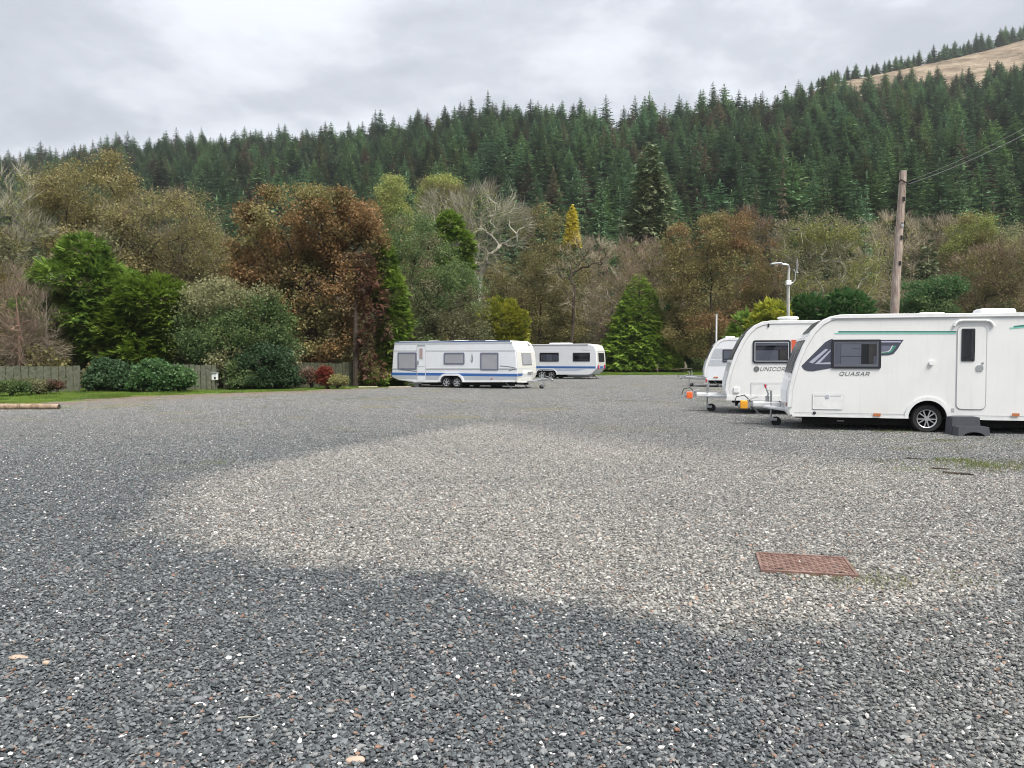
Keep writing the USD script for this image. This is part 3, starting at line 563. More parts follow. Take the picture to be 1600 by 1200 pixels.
# the line of small spruces on the moor's skyline, and single tall ones on the ridge
skyline = []
xx = 1262.0
while xx < 1640:
    skyline.append((xx, rf.uniform(.7, 1.25) * np.interp(xx, [1262, 1400, 1560, 1640], [7.5, 10, 14.5, 13]))); xx += rf.choice([4, 5, 7, 9, 13]) * rf.uniform(.8, 1.3)
for n, (px, h) in enumerate(skyline):
    d = ip(RIDGE, px) - 3; x = (px - 800) / FPX * d
    dup(cls[[0, 2, 1][n % 3]] or cls[0], (x, d, float(hill(np.array(x), np.array(d))) - .3), rf.uniform(0, 6), 'small dark spruce in the single row along the skyline of the bare moor', (h * 1.5, h * 1.5, h), 'spruces in a row on the moor skyline')
for px, top, lb in [(285, 209, 'spruce standing clear of the ridge line above the left end of the forest'), (320, 197, 'tall ridge spruce above the copper tree, right of its shorter neighbour'), (905, 150, 'thin spruce poking above the ridge in the dip at the middle'), (945, 146, 'tallest thin spruce on the ridge left of the nearer stand'), (990, 148, 'spruce at the left edge of the nearer ridge stand'), (1012, 141, 'paired ridge spruce with a ragged top'), (1110, 126, 'tallest spruce of the ridge, dark and full, right of centre'), (1095, 138, 'slightly lower spruce beside the tallest one on the ridge'), (1058, 146, 'ridge spruce between the ragged pair and the tallest one')]:
    d = ip(RIDGE, px) - 14; x = (px - 800) / FPX * d; z0 = float(hill(np.array(x), np.array(d)))
    h = at(px, top, d)[2] - z0
    dup(cls[int(rf.integers(0, 3))] or cls[0], (x, d, z0 - .3), rf.uniform(0, 6), lb, (h * 1.2, h * 1.2, h), 'tall spruces on the ridge')
# ------------------------------------------------------------------ broadleaf trees, conifers and shrubs
def grow(r, trunk, tips, up=.25, jit=.12, hpen=1.3):
    """branches from the trunk's points out to every tip; returns segments with radii by the number of tips they carry"""
    cap = len(trunk) + len(tips) * 6
    P = np.zeros((cap, 3)); par = np.full(cap, -1, int); n = len(trunk)
    P[:n] = trunk; par[1:n] = np.arange(n - 1)
    c0 = trunk[-1]
    tips = tips[np.argsort(np.linalg.norm((tips - c0) * [1, 1, .8], axis=1))]
    ends = []
    for t in tips:
        q = P[:n]; d = np.linalg.norm(t - q, axis=1)
        hd = np.hypot(t[0] - q[:, 0], t[1] - q[:, 1])
        k = int(np.argmin(d + hpen * np.maximum(0, q[:, 2] - t[2] + .45 * hd)))
        a = P[k]; L = d[k]; pd = unit(a - P[par[k]]) if par[k] >= 0 else np.array([0, 0, 1.0])
        m = int(np.clip(L / .8, 2, 6)); c = a + pd * L * .35 + np.array([0, 0, up * L]) + r.normal(0, jit * L, 3)
        last = k
        for s in range(1, m + 1):
            u = s / m
            P[n] = (1 - u) ** 2 * a + 2 * u * (1 - u) * c + u * u * t + (r.normal(0, .05 * L / m, 3) if s < m else 0)
            par[n] = last; last = n; n += 1
        ends.append(last)
    P, par = P[:n], par[:n]
    cnt = np.zeros(n); cnt[ends] = 1
    for k in range(n - 1, 0, -1): cnt[par[k]] += cnt[k]
    return P, par, np.maximum(cnt, 1), np.array(ends)

def rand_dirs(r, n): return unit(r.normal(0, 1, (n, 3)))
def in_blobs(r, blobs, n, shell=.5):
    vol = np.array([b[3] * b[4] * b[5] for b in blobs]) ** .8
    w = r.choice(len(blobs), n, p=vol / vol.sum())
    B = np.array(blobs)[w]
    d = rand_dirs(r, n); rad = (shell + (1 - shell) * r.random(n)) ** .6
    return B[:, :3] + d * B[:, 3:6] * rad[:, None], d, w

def px_blobs(blobs, depth, x0, y0, thick=.85):
    out = []
    for b in blobs:
        c = at(b[0], b[1], depth); rx, rz = b[2] / FPX * depth, b[3] / FPX * depth
        dy = b[4] if len(b) > 4 else 0.0
        out.append((c[0] - x0, depth + dy - y0, c[2], rx, rx * thick, rz))
    return out

def broadleaf(name, label, base, depth, blobs, leaf, bark, seed, tips=170, leaves=70, size=.14, spread=.55, twigs=0, twig_len=.9, twig_mat=None, twig_w=.014, trunk_h=.5, r0=None, lean=0.0, cat='tree', group=None, thick=.85, leaf2=None, frac2=0.0, shell=.45, up=.25, inst=None, flat=.75, rtip=.011, jit=.06):
    r = np.random.default_rng(seed); leaves = int(leaves * 1.5); size *= .82; spread *= .66
    b0 = at(base, 559, depth); x0, y0 = b0[0], depth
    z0 = float(hill(np.array(x0), np.array(y0)))
    B = px_blobs(blobs, depth, x0, y0, thick)
    B = [(b[0], b[1], b[2] - z0, b[3], b[4], b[5]) for b in B]
    top = max(b[2] + b[5] for b in B); cx = np.average([b[0] for b in B], weights=[b[3] for b in B])
    T = in_blobs(r, B, tips, shell)[0]
    T[:, 2] = np.maximum(T[:, 2], .25 + .3 * r.random(tips))
    ht = top * trunk_h; k = max(4, int(ht / 1.2)); u = np.linspace(0, 1, k)
    trunk = np.stack([cx * .55 * u ** 1.5 + lean * u, 0 * u, ht * u - .15 * (1 - u)], 1); trunk[1:] += r.normal(0, .07, (k - 1, 3)) * [1, 1, .3]
    P, par, cnt, ends = grow(r, trunk, T, up, jit)
    e = np.arange(1, len(P)); r_of = rtip * cnt ** .47
    if r0: r_of *= r0 / r_of[0]; r_of = np.maximum(r_of, rtip * .8)
    r_of[0] *= 1.25
    thickish = r_of[e] > .035
    m = MB(); m.add(*tubes(P[par[e]][thickish], P[e][thickish], np.minimum(r_of[par[e]], r_of[e] * 1.5)[thickish], r_of[e][thickish], 6))
    m.add(*tubes(P[par[e]][~thickish], P[e][~thickish], np.minimum(r_of[par[e]], r_of[e] * 1.4)[~thickish], r_of[e][~thickish], 3))
    t = thing(name, label, cat, (x0, y0, z0), 0, group)
    obj('trunk', m.get(), M(bark), t)
    mid = np.linalg.norm(T.mean(0) - [0, 0, 0]); cen = np.array([cx, 0, np.mean([b[2] for b in B])])
    nodes_ = np.concatenate([ends, r.choice(e[cnt[e] < 4], min(len(ends) // 2, int((cnt[e] < 4).sum())), replace=False)])
    if twigs:
        n = len(nodes_) * twigs; c = np.repeat(P[nodes_], twigs, 0) + r.normal(0, spread * .35, (n, 3))
        d = unit(unit(c - cen) * .8 + rand_dirs(r, n) * .9 + [0, 0, .55]); L = twig_len * r.uniform(.35, 1.15, n)
        W = unit(np.cross(d, rand_dirs(r, n))) * (twig_w * r.uniform(.6, 1.3, n))[:, None]
        obj('twigs', rhombs(c, d * L[:, None], W), M(twig_mat or bark), t, isl=4)
    if leaves:
        def crown(nn, mat, nm):
            n = len(nn) * leaves; off = r.normal(0, spread, (n, 3)) * [1, 1, flat]
            c = np.repeat(P[nn], leaves, 0) + off
            keep = c[:, 2] > .05; c = c[keep]; n = len(c)
            d = rand_dirs(r, n) + unit(c - cen) * .35; L = size * r.uniform(.6, 1.4, n); d = unit(d)
            W = unit(np.cross(d, rand_dirs(r, n))) * (L * r.uniform(.3, .45, n))[:, None]
            obj(nm, rhombs(c, d * L[:, None], W), M(mat), t, isl=4)
        if leaf2 and frac2:
            g = meshkit.noise(P[nodes_] * .35, seed) ; cut = np.quantile(g, 1 - frac2)
            crown(nodes_[g <= cut], leaf, 'crown'); crown(nodes_[g > cut], leaf2, 'crown')
        else: crown(nodes_, leaf, 'crown')
    return t

def spray_fans(r, p, out, size, leaflets, droop, wid=.13):
    """feathery sprays: a fan of narrow leaflets at each point, facing outwards"""
    n = len(p); a = unit(out + r.normal(0, .28, (n, 3)) + np.array([0, 0, droop]))
    s = unit(np.cross(a, unit(r.normal(0, .35, (n, 3)) + [0, 0, 1.0]))); L = size * r.uniform(.6, 1.35, n)
    C, U, W = [], [], []
    nrm = np.cross(a, s)
    for th in np.linspace(-1.05, 1.05, leaflets):
        tt = th + r.normal(0, .08, n); d = a * np.cos(tt)[:, None] + s * np.sin(tt)[:, None] + nrm * r.normal(0, .12, n)[:, None]
        l = L * (1 - .42 * abs(th)) * r.uniform(.75, 1.2, n)
        C.append(p + r.normal(0, .02, (n, 3))); U.append(d * l[:, None]); W.append(np.cross(nrm, d) * (l * wid * r.uniform(.8, 1.3, n))[:, None])
    return rhombs(np.vstack(C), np.vstack(U), np.vstack(W))

def conifer_blobs(name, label, base, depth, blobs, leaf, seed, n=1500, size=.55, leaflets=7, droop=-.1, cat='conifer', trunk_r=.16, inner=.35, thick=.9, trunk_top=.8, bark='bark_dark', wid=.13, lump=.28, lumpf=1.1, ground=True):
    r = np.random.default_rng(seed); x0, y0 = at(base, 559, depth)[0], depth
    z0 = float(hill(np.array(x0), np.array(y0)))
    B = np.array(px_blobs(blobs, depth, x0, y0, thick)); B[:, 2] -= z0
    area = (B[:, 3] * B[:, 5]); w = r.choice(len(B), int(n * 1.6), p=area / area.sum())
    d = rand_dirs(r, len(w)); b = B[w]
    lumps = 1 - lump + 2 * lump * meshkit.fbm((b[:, :3] + d * b[:, 3:6]) * lumpf, seed=seed)
    rad = np.where(r.random(len(w)) < inner, r.uniform(.35, .85, len(w)), r.uniform(.86, 1.06, len(w))) * lumps
    p = b[:, :3] + d * b[:, 3:6] * rad[:, None]
    keep = np.ones(len(p), bool)                                # drop what lies deep inside a neighbouring mass
    for q in B: keep &= (((p - q[:3]) / q[3:6]) ** 2).sum(1) > .42
    if ground: keep &= p[:, 2] > .1
    p, d = p[keep][:n], d[keep][:n]
    out = unit(d * [1, 1, .55] + [0, 0, .08])
    t = thing(name, label, cat, (x0, y0, z0), 0)
    top = (B[:, 2] + B[:, 5]).max() * trunk_top
    obj('trunk', tubes(np.array([[0, 0, -.1], [0, 0, top * .5]]), np.array([[0, 0, top * .5], [0, 0, top]]), np.array([trunk_r, trunk_r * .7]), np.array([trunk_r * .7, .03]), 8), M(bark), t)
    m = MB(); m.add(*spray_fans(r, p, out, size, leaflets, droop, wid))
    obj('crown', m.get(), M(leaf), t, isl=4)
    return t

def cone_conifer(name, label, base, depth, top_px, half_px, leaf, seed, n=2600, size=.6, droop=-.22, power=.75, bottom=0.02, cat='conifer', leaflets=7, bark='bark_dark', wid=.13, lump=.3):
    r = np.random.default_rng(seed); x0, y0 = at(base, 559, depth)[0], depth
    z0 = float(hill(np.array(x0), np.array(y0)))
    H = at(base, top_px, depth)[2] - z0; R = half_px / FPX * depth
    t_ = 1 - np.sqrt(r.random(n)) * (1 - bottom); ph = r.uniform(0, 2 * PI, n); d = np.stack([np.cos(ph), np.sin(ph), 0 * ph], 1)
    prof = R * (1 - t_) ** power
    q = np.stack([d[:, 0] * prof, d[:, 1] * prof, t_ * H], 1)
    lumps = 1 - lump + 2 * lump * meshkit.fbm(q * .9 + seed, seed=seed)
    rad = np.where(r.random(n) < .3, r.uniform(.4, .85, n), r.uniform(.85, 1.05, n)) * lumps
    p = np.stack([q[:, 0] * rad, q[:, 1] * rad, q[:, 2] * (.98 + .02 * r.random(n)) + .15], 1)
    t = thing(name, label, cat, (x0, y0, z0), 0)
    obj('trunk', tubes(np.array([[0, 0, -.2]]), np.array([[0, 0, H * .97]]), np.array([R * .055 + .05]), np.array([.02]), 8), M(bark), t)
    obj('crown', spray_fans(r, p, d * 1.0 + [0, 0, .1], size * (.55 + .45 * (1 - t_)), leaflets, droop, wid), M(leaf), t, isl=4)
    return t

BT, CB = broadleaf, conifer_blobs
# left end, behind the picket fence
BT('bare_tree', 'pale bare tree with greyish lichen branches at the left edge of the picture', 12, 55, [(10, 330, 65, 70), (55, 395, 45, 50), (0, 430, 40, 60)], 'leaf_limey', 'bark_grey', 101, tips=150, leaves=14, size=.12, twigs=16, twig_mat='twig_pale', twig_len=1.3, trunk_h=.45)
BT('oak_tree', 'brown leaved tree with a raised top clump and dark bare limbs near the left', 150, 57, [(140, 305, 82, 44), (165, 258, 24, 18), (194, 262, 20, 15), (175, 278, 34, 18), (95, 335, 45, 45), (150, 385, 75, 50), (70, 300, 35, 28)], 'leaf_brown', 'bark_dark', 102, tips=230, leaves=62, size=.15, spread=.55, leaf2='leaf_olive', frac2=.3, twigs=7, twig_mat='twig_brown')
BT('oak_tree', 'olive tan tree with see-through crown just left of the copper tree', 262, 54, [(255, 345, 90, 45), (292, 312, 34, 22), (300, 395, 62, 55), (215, 420, 70, 50), (330, 440, 40, 50)], 'leaf_olive', 'bark_dark', 103, tips=230, leaves=50, size=.13, spread=.55, leaf2='leaf_brown', frac2=.3, twigs=9, twig_mat='twig_pink')
BT('birch_tree', 'young leafless birch with reddish twigs and slim pink trunk behind the left fence', 32, 38.5, [(30, 500, 26, 75), (45, 550, 30, 35), (10, 540, 24, 45)], 'leaf_rust', 'bark_pink', 104, tips=110, leaves=0, twigs=26, twig_mat='twig_red', twig_len=.8, twig_w=.009, trunk_h=.8, thick=1.0, rtip=.007, r0=.085)
BT('birch_tree', 'thin leafless birch with pale twigs between the first birch and the cypress', 72, 39.5, [(72, 510, 22, 70), (80, 555, 22, 30)], 'leaf_rust', 'bark_grey', 105, tips=70, leaves=0, twigs=26, twig_mat='twig_beige', twig_len=.7, twig_w=.008, trunk_h=.8, thick=1.0, rtip=.006, r0=.07)
CB('cypress_tree', 'bright green shaggy cypress rising behind the fence, the taller left one', 118, 41.5, [(132, 405, 36, 32), (108, 445, 58, 40), (150, 455, 48, 50), (190, 470, 45, 45), (95, 490, 55, 32), (150, 505, 50, 40), (165, 545, 40, 30)], 'leaf_cypress', 106, n=6800, size=.42, wid=.11, lump=.42, lumpf=.9)
CB('cypress_tree', 'lower bushy cypress with drooping yellow green sprays over the rhododendrons', 232, 40.5, [(240, 480, 52, 42), (205, 520, 48, 42), (262, 520, 42, 48), (225, 556, 60, 26)], 'leaf_cypress', 107, n=5600, size=.40, wid=.11, lump=.42, lumpf=.9)
BT('dark_shrub_tree', 'dense dark green bushy tree behind the white box on the fence', 345, 40, [(330, 478, 48, 42), (388, 495, 50, 52), (362, 540, 74, 44), (432, 555, 42, 40), (300, 520, 30, 44), (420, 515, 32, 38)], 'leaf_dark', 'bark_dark', 108, tips=260, leaves=75, size=.13, spread=.42, leaf2='leaf_grey_olive', frac2=.3, trunk_h=.3)
BT('maple_tree', 'big copper leaved maple, the largest round crown left of the caravans', 488, 43, [(470, 350, 92, 55), (520, 345, 72, 45), (420, 400, 62, 55), (550, 390, 50, 55), (450, 460, 78, 52), (530, 455, 55, 60), (400, 440, 40, 40), (500, 530, 62, 36), (455, 545, 48, 28)], 'leaf_copper', 'bark_dark', 109, tips=520, leaves=62, size=.16, spread=.42, leaf2='leaf_brown', frac2=.22, r0=.34, trunk_h=.55, shell=.62)
CB('dead_cypress', 'rust red dying conifer with a dark stem between the maple and the first caravan', 556, 41.8, [(572, 425, 15, 32), (584, 470, 20, 36), (596, 510, 17, 22), (572, 545, 14, 40), (585, 580, 16, 18)], 'leaf_rust', 110, n=800, size=.27, inner=.6, trunk_r=.2, droop=-.5, lump=.45)
CB('laurel_tree', 'tall narrow bright green evergreen just left of the first caravan', 606, 43.5, [(600, 420, 17, 40), (611, 465, 24, 36), (616, 505, 24, 34), (612, 545, 24, 32), (606, 582, 28, 24)], 'leaf_bright', 111, n=3000, size=.36, lump=.4)
BT('evergreen_oak', 'broad grey olive tree behind the long twin axle caravan', 665, 51, [(660, 420, 68, 62), (640, 375, 42, 42), (705, 470, 58, 58), (640, 490, 55, 60), (690, 535, 75, 40), (730, 520, 30, 48)], 'leaf_grey_olive', 'bark_dark', 112, tips=360, leaves=66, size=.13, spread=.5, leaf2='leaf_dark', frac2=.4, trunk_h=.35)
CB('cypress_tree', 'bright green conifer top standing out above the grey olive tree', 707, 55, [(703, 356, 20, 20), (708, 385, 30, 26), (712, 420, 26, 30)], 'leaf_bright', 113, n=2400, size=.42, lump=.4, ground=False, trunk_r=.2)
CB('golden_conifer', 'golden green rounded conifer shrub rising behind the first caravan roof', 784, 60, [(784, 505, 38, 36), (768, 512, 28, 36), (800, 515, 26, 34), (785, 545, 42, 30)], 'leaf_gold', 114, n=3200, size=.36, droop=.5, wid=.16)
BT('lichen_tree', 'pale lichen covered bare tree with a forked whitish trunk above the golden conifer', 752, 64, [(760, 335, 55, 38), (705, 345, 45, 40), (795, 355, 30, 40), (740, 390, 50, 40)], 'leaf_limey', 'bark_pale', 115, tips=170, leaves=10, size=.13, twigs=18, twig_mat='twig_pale', twig_len=1.5, twig_w=.016, trunk_h=.5, r0=.2, rtip=.008)
BT('oak_tree', 'brown olive tree behind the gap between the two blue striped caravans', 842, 76, [(842, 375, 42, 55), (870, 430, 50, 55), (815, 450, 48, 50), (845, 500, 60, 45), (880, 520, 35, 50)], 'leaf_brown', 'bark_dark', 116, tips=260, leaves=60, size=.18, spread=.65, leaf2='leaf_olive', frac2=.35)
cone_conifer('larch_tree', 'small bright yellow larch top among the brown trees', 893, 96, 319, 24, 'leaf_yellow', 117, n=1500, size=.8, power=.7, bottom=.74, droop=.1)
BT('dead_tree', 'dead tree with dark broken trunk and whitish bare limbs behind the second caravan', 888, 70, [(900, 400, 28, 34), (925, 395, 26, 24), (875, 440, 22, 25), (898, 470, 20, 30)], 'leaf_brown', 'bark_dark', 118, tips=60, leaves=6, twigs=12, twig_mat='twig_beige', twig_len=1.2, twig_w=.014, trunk_h=.62, r0=.15, rtip=.008, lean=.3)
BT('bare_tree', 'pinkish grey leafless tree between the dead tree and the cone shaped conifer', 955, 88, [(955, 425, 50, 40), (985, 400, 36, 30), (930, 470, 45, 55), (965, 500, 40, 50)], 'leaf_brown', 'bark_grey', 119, tips=190, leaves=16, size=.16, twigs=16, twig_mat='twig_pink', twig_len=1.3, twig_w=.018, spread=.6)
BT('bare_tree', 'reddish leafless tree right behind the tip of the cone shaped conifer', 1010, 93, [(1010, 420, 42, 45), (1030, 470, 38, 50), (990, 460, 30, 40)], 'leaf_brown', 'bark_grey', 120, tips=170, leaves=22, size=.17, twigs=15, twig_mat='twig_pink', twig_len=1.3, twig_w=.018, spread=.6)
cone_conifer('cypress_tree', 'cone shaped bright green conifer standing alone at the far edge of the yard', 998, 86, 427, 64, 'leaf_cone', 121, n=8500, size=.72, power=.72, wid=.11)
CB('hedge_conifer', 'darker green rounded conifer attached to the right of the cone shaped one', 1045, 87.5, [(1046, 525, 20, 40), (1052, 555, 24, 28)], 'leaf_hedge', 122, n=900, size=.8)
BT('sycamore_tree', 'large round brown green sycamore left of the lamp post', 1112, 83, [(1095, 385, 62, 42), (1130, 370, 48, 34), (1070, 430, 42, 45), (1150, 430, 52, 60), (1105, 460, 62, 55), (1120, 520, 85, 42), (1065, 500, 30, 45)], 'leaf_brown', 'bark_dark', 123, tips=400, leaves=62, size=.2, spread=.65, leaf2='leaf_copper', frac2=.3, shell=.6)
BT('beech_tree', 'reddish brown half bare tree between the sycamore and the lamp post', 1188, 94, [(1175, 370, 40, 42), (1200, 420, 36, 55), (1185, 480, 40, 50), (1150, 345, 28, 20)], 'leaf_copper', 'bark_grey', 124, tips=210, leaves=24, size=.17, twigs=14, twig_mat='twig_red', twig_len=1.4, twig_w=.02, spread=.65)
BT('ash_tree', 'pale trunked ash with green and thinning crown right of the lamp post', 1297, 80, [(1250, 385, 40, 45), (1295, 370, 45, 34), (1335, 395, 42, 50), (1275, 440, 48, 45), (1340, 450, 40, 45)], 'leaf_limey', 'bark_pale', 125, tips=230, leaves=42, size=.17, twigs=11, twig_mat='twig_beige', twig_len=1.3, twig_w=.018, leaf2='leaf_grey_olive', frac2=.4, r0=.2, rtip=.009, spread=.65)
BT('bare_tree', 'beige leafless tree directly behind the leaning wooden pole', 1400, 88, [(1395, 372, 45, 32), (1365, 410, 40, 50), (1420, 420, 36, 50), (1390, 470, 50, 40)], 'leaf_olive', 'bark_grey', 126, tips=200, leaves=16, size=.16, twigs=17, twig_mat='twig_beige', twig_len=1.5, twig_w=.02, spread=.6)
BT('bare_tree', 'straw coloured leafless tree just right of the leaning wooden pole', 1468, 90, [(1465, 372, 40, 30), (1490, 400, 36, 40), (1450, 420, 40, 40)], 'leaf_olive', 'bark_grey', 127, tips=180, leaves=12, size=.16, twigs=17, twig_mat='twig_beige', twig_len=1.5, twig_w=.02, spread=.6)
cone_conifer('young_fir', 'slim soft green conifer among bare trees right of the wooden pole', 1446, 79, 366, 26, 'needle_pine', 128, n=2200, size=.8, power=.55, bottom=.1)
BT('laurel_tree', 'dark glossy evergreen above the white caravan roof right of the pole', 1440, 66, [(1425, 468, 28, 26), (1478, 452, 26, 20), (1450, 488, 40, 20), (1420, 520, 45, 34), (1470, 535, 50, 36)], 'leaf_dark', 'bark_dark', 129, tips=230, leaves=60, size=.2, spread=.5, leaf2='leaf_glossy', frac2=.3)
BT('scrub_tree', 'tangled brown scrubby tree at the right edge above the caravan', 1535, 74, [(1530, 430, 55, 40), (1570, 420, 42, 50), (1500, 460, 36, 24), (1560, 480, 50, 36)], 'leaf_brown', 'bark_dark', 130, tips=250, leaves=30, size=.16, twigs=14, twig_mat='twig_brown', twig_len=1.2, twig_w=.018, spread=.6)
BT('willow_tree', 'yellow green bushy tree under the forest near the right edge', 1525, 85, [(1520, 360, 34, 25), (1550, 390, 34, 30), (1500, 400, 30, 30)], 'leaf_limey', 'bark_grey', 131, tips=210, leaves=46, size=.18, spread=.65, leaf2='leaf_olive', frac2=.4)
BT('willow_tree', 'grey green full tree cut by the right edge of the picture', 1598, 80, [(1592, 385, 30, 35), (1610, 420, 35, 50), (1590, 460, 34, 40)], 'leaf_grey_olive', 'bark_grey', 132, tips=230, leaves=56, size=.17, spread=.65)
CB('golden_conifer', 'golden conifer shrub at the foot of the lamp post behind the caravans', 1205, 45, [(1207, 492, 26, 20), (1190, 508, 22, 18), (1215, 525, 32, 30), (1205, 565, 34, 34)], 'leaf_gold', 133, n=2200, size=.3, droop=.45, wid=.2)
CB('hedge_conifer', 'clipped green conifer bush just right of the lamp post', 1263, 46.5, [(1262, 488, 34, 24), (1250, 505, 30, 24), (1270, 530, 38, 34), (1263, 570, 40, 34)], 'leaf_hedge', 134, n=3000, size=.28, droop=.5, wid=.2)
CB('hedge_conifer', 'taller round topped conifer bush behind the nearest caravan roof', 1326, 46.5, [(1326, 482, 36, 26), (1318, 505, 40, 28), (1330, 535, 44, 34), (1326, 572, 44, 34)], 'leaf_hedge', 135, n=3200, size=.28, droop=.5, wid=.2)
CB('hedge_conifer', 'small green conifer left of the golden shrub beside the lamp post', 1165, 62, [(1165, 515, 20, 24), (1160, 540, 26, 24), (1162, 568, 28, 24)], 'leaf_cypress', 136, n=800, size=.55, droop=.3)
# far trees at the foot of the hillside
def near_spruce(px, top, half, depth, k, label, mat=None, name='spruce_tree'):
    x = at(px, 559, depth)[0]; z = float(hill(np.array(x), np.array(depth))); h = at(px, top, depth)[2] - z
    w = half / FPX * depth / (.2)
    return spruce_thing(k, (x, depth, z - .2), px * .7, (w, w, h), label, None, name, mat, hi=True)
BT('lime_tree', 'yellow green rounded tree against the forest, the left of a pair', 614, 123, [(614, 298, 24, 24), (610, 325, 26, 20), (625, 345, 24, 24)], 'leaf_limey', 'bark_grey', 140, tips=170, leaves=45, size=.26, spread=.8)
BT('lime_tree', 'olive green wide topped tree against the forest, the right of a pair', 690, 127, [(690, 296, 36, 20), (672, 318, 24, 20), (715, 320, 24, 22), (690, 345, 40, 24)], 'leaf_olive', 'bark_grey', 141, tips=200, leaves=45, size=.26, spread=.8, leaf2='leaf_limey', frac2=.4)
near_spruce(938, 250, 30, 121, 0, 'tall dark full spruce between the yellow larch and the tall pine')
near_spruce(905, 262, 22, 124, 3, 'dark spruce left of the tall full one above the yellow larch')
near_spruce(968, 300, 20, 118, 1, 'shorter dark spruce squeezed against the tall pine')
near_spruce(342, 303, 24, 119, 2, 'separate grey green spruce below the forest edge left of the copper maple')
near_spruce(385, 290, 17, 118, 4, 'narrow tan green conifer just left of the copper maple top')
near_spruce(800, 235, 26, 128, 2, 'large dark spruce at the lower edge of the forest above the lichen tree')
near_spruce(1220, 240, 22, 132, 5, 'browning spruce above the lamp post at the lower edge of the forest')
near_spruce(1290, 250, 26, 130, 1, 'drooping green spruce in front of the forest between lamp post and wooden pole')
near_spruce(1350, 265, 24, 127, 3, 'dark spruce just left of the wooden pole top')
near_spruce(1500, 255, 28, 129, 0, 'big dark spruce below the cables at the right')
near_spruce(1575, 240, 26, 131, 2, 'dark spruce at the right edge below the cables')
def pine(px, top, half, depth, label):
    r = np.random.default_rng(77); x = at(px, 559, depth)[0]; z = float(hill(np.array(x), np.array(depth))); H = at(px, top, depth)[2] - z
    R = half / FPX * depth; n = 6000; t = 1 - np.sqrt(r.random(n)) * .68; ph = r.uniform(0, 6.28, n); d = np.stack([np.cos(ph), np.sin(ph), 0 * ph], 1)
    pr = R * np.minimum((1 - t) * 2.6, 1) ** .7 * (1 - .25 * np.clip(.5 - t, 0, 1) / .2) * r.uniform(.25, 1.05, n)
    pr *= .7 + .6 * meshkit.fbm(np.stack([d[:, 0] * 2, d[:, 1] * 2, t * H * .3], 1))
    p = np.stack([d[:, 0] * pr, d[:, 1] * pr, t * H], 1)
    o = thing('pine_tree', label, 'pine', (x, depth, z), 0)
    obj('trunk', tubes(np.array([[0, 0, -.2], [0, 0, H * .5]]), np.array([[0, 0, H * .5], [0, 0, H * .96]]), np.array([.42, .3]), np.array([.3, .04]), 8), M('bark_grey'), o)
    obj('crown', spray_fans(r, p, d + [0, 0, .1], .85, 7, -.3, .11), M('needle_pine'), o, isl=4)
    mb = MB()
    for k in range(26):
        a = r.uniform(0, 6.28); zz = H * r.uniform(.16, .7); L = R * r.uniform(.4, .9)
        mb.rod([0, 0, zz], [math.cos(a) * L, math.sin(a) * L, zz - L * .25], .07, .015, 4)
    obj('branch', mb.get(), M('bark_grey'), o)
pine(1014, 217, 40, 112, 'tall pine with bare lower trunk standing out against the forest')

# shrubs along the fence
BT('rhododendron_bush', 'dark leaved rhododendron bush in front of the fence, the left of two', 176, 35.6, [(168, 580, 26, 16), (176, 594, 36, 20), (152, 600, 18, 14), (200, 592, 18, 22)], 'leaf_glossy_dark', 'bark_dark', 151, tips=170, leaves=42, size=.17, spread=.17, trunk_h=.3, cat='bush', thick=.8, shell=.7)
BT('rhododendron_bush', 'lighter green rhododendron bush in front of the fence, the right of two', 256, 35.2, [(240, 582, 24, 17), (256, 594, 36, 20), (284, 596, 18, 18), (222, 598, 18, 15), (268, 584, 16, 12)], 'leaf_glossy', 'bark_dark', 152, tips=180, leaves=42, size=.15, spread=.17, trunk_h=.3, cat='bush', thick=.8, shell=.7)
BT('heather_bush', 'low green bush at the left edge in front of the fence', 14, 31.5, [(10, 611, 22, 12), (28, 614, 16, 9)], 'leaf_dark', 'bark_dark', 153, tips=90, leaves=42, size=.08, spread=.13, trunk_h=.2, cat='bush', shell=.6)
BT('heather_bush', 'low olive brown bush beside the leftmost green one by the fence', 60, 32.5, [(55, 606, 24, 13), (78, 610, 16, 9)], 'leaf_grey_olive', 'bark_dark', 154, tips=100, leaves=42, size=.08, spread=.14, trunk_h=.2, cat='bush', shell=.6, leaf2='leaf_rust', frac2=.25)
BT('ivy_bush', 'dark ivy like undergrowth bush between the white box and the red leaved shrub', 395, 38.8, [(388, 582, 32, 30), (420, 574, 40, 36), (448, 590, 22, 22), (400, 600, 46, 14)], 'leaf_glossy_dark', 'bark_dark', 155, tips=300, leaves=46, size=.13, spread=.22, trunk_h=.2, cat='bush', shell=.6, leaf2='leaf_dark', frac2=.5)
BT('red_shrub', 'small scarlet leaved shrub in front of the dark fence under the maple', 510, 39.2, [(508, 583, 9, 9), (505, 597, 12, 9), (520, 598, 8, 6)], 'leaf_scarlet', 'bark_dark', 156, tips=60, leaves=30, size=.10, spread=.15, trunk_h=.3, cat='bush', shell=.4)
BT('brown_shrub', 'dull brown twiggy shrub just left of the scarlet one', 483, 39.4, [(482, 592, 15, 15)], 'leaf_rust', 'bark_dark', 157, tips=60, leaves=20, size=.10, spread=.18, twigs=8, twig_mat='twig_red', twig_len=.4, trunk_h=.3, cat='bush')
BT('green_shrub', 'small grey green shrub just right of the scarlet one', 528, 39, [(528, 598, 13, 10)], 'leaf_olive', 'bark_dark', 158, tips=60, leaves=36, size=.09, spread=.15, trunk_h=.3, cat='bush')
BT('brown_shrub', 'low bush with browning leaves at the foot of the narrow evergreen by the caravan', 590, 42, [(582, 586, 16, 20), (600, 594, 12, 12)], 'leaf_brown', 'bark_dark', 159, tips=80, leaves=40, size=.11, spread=.22, trunk_h=.3, cat='bush', leaf2='leaf_bright', frac2=.4)
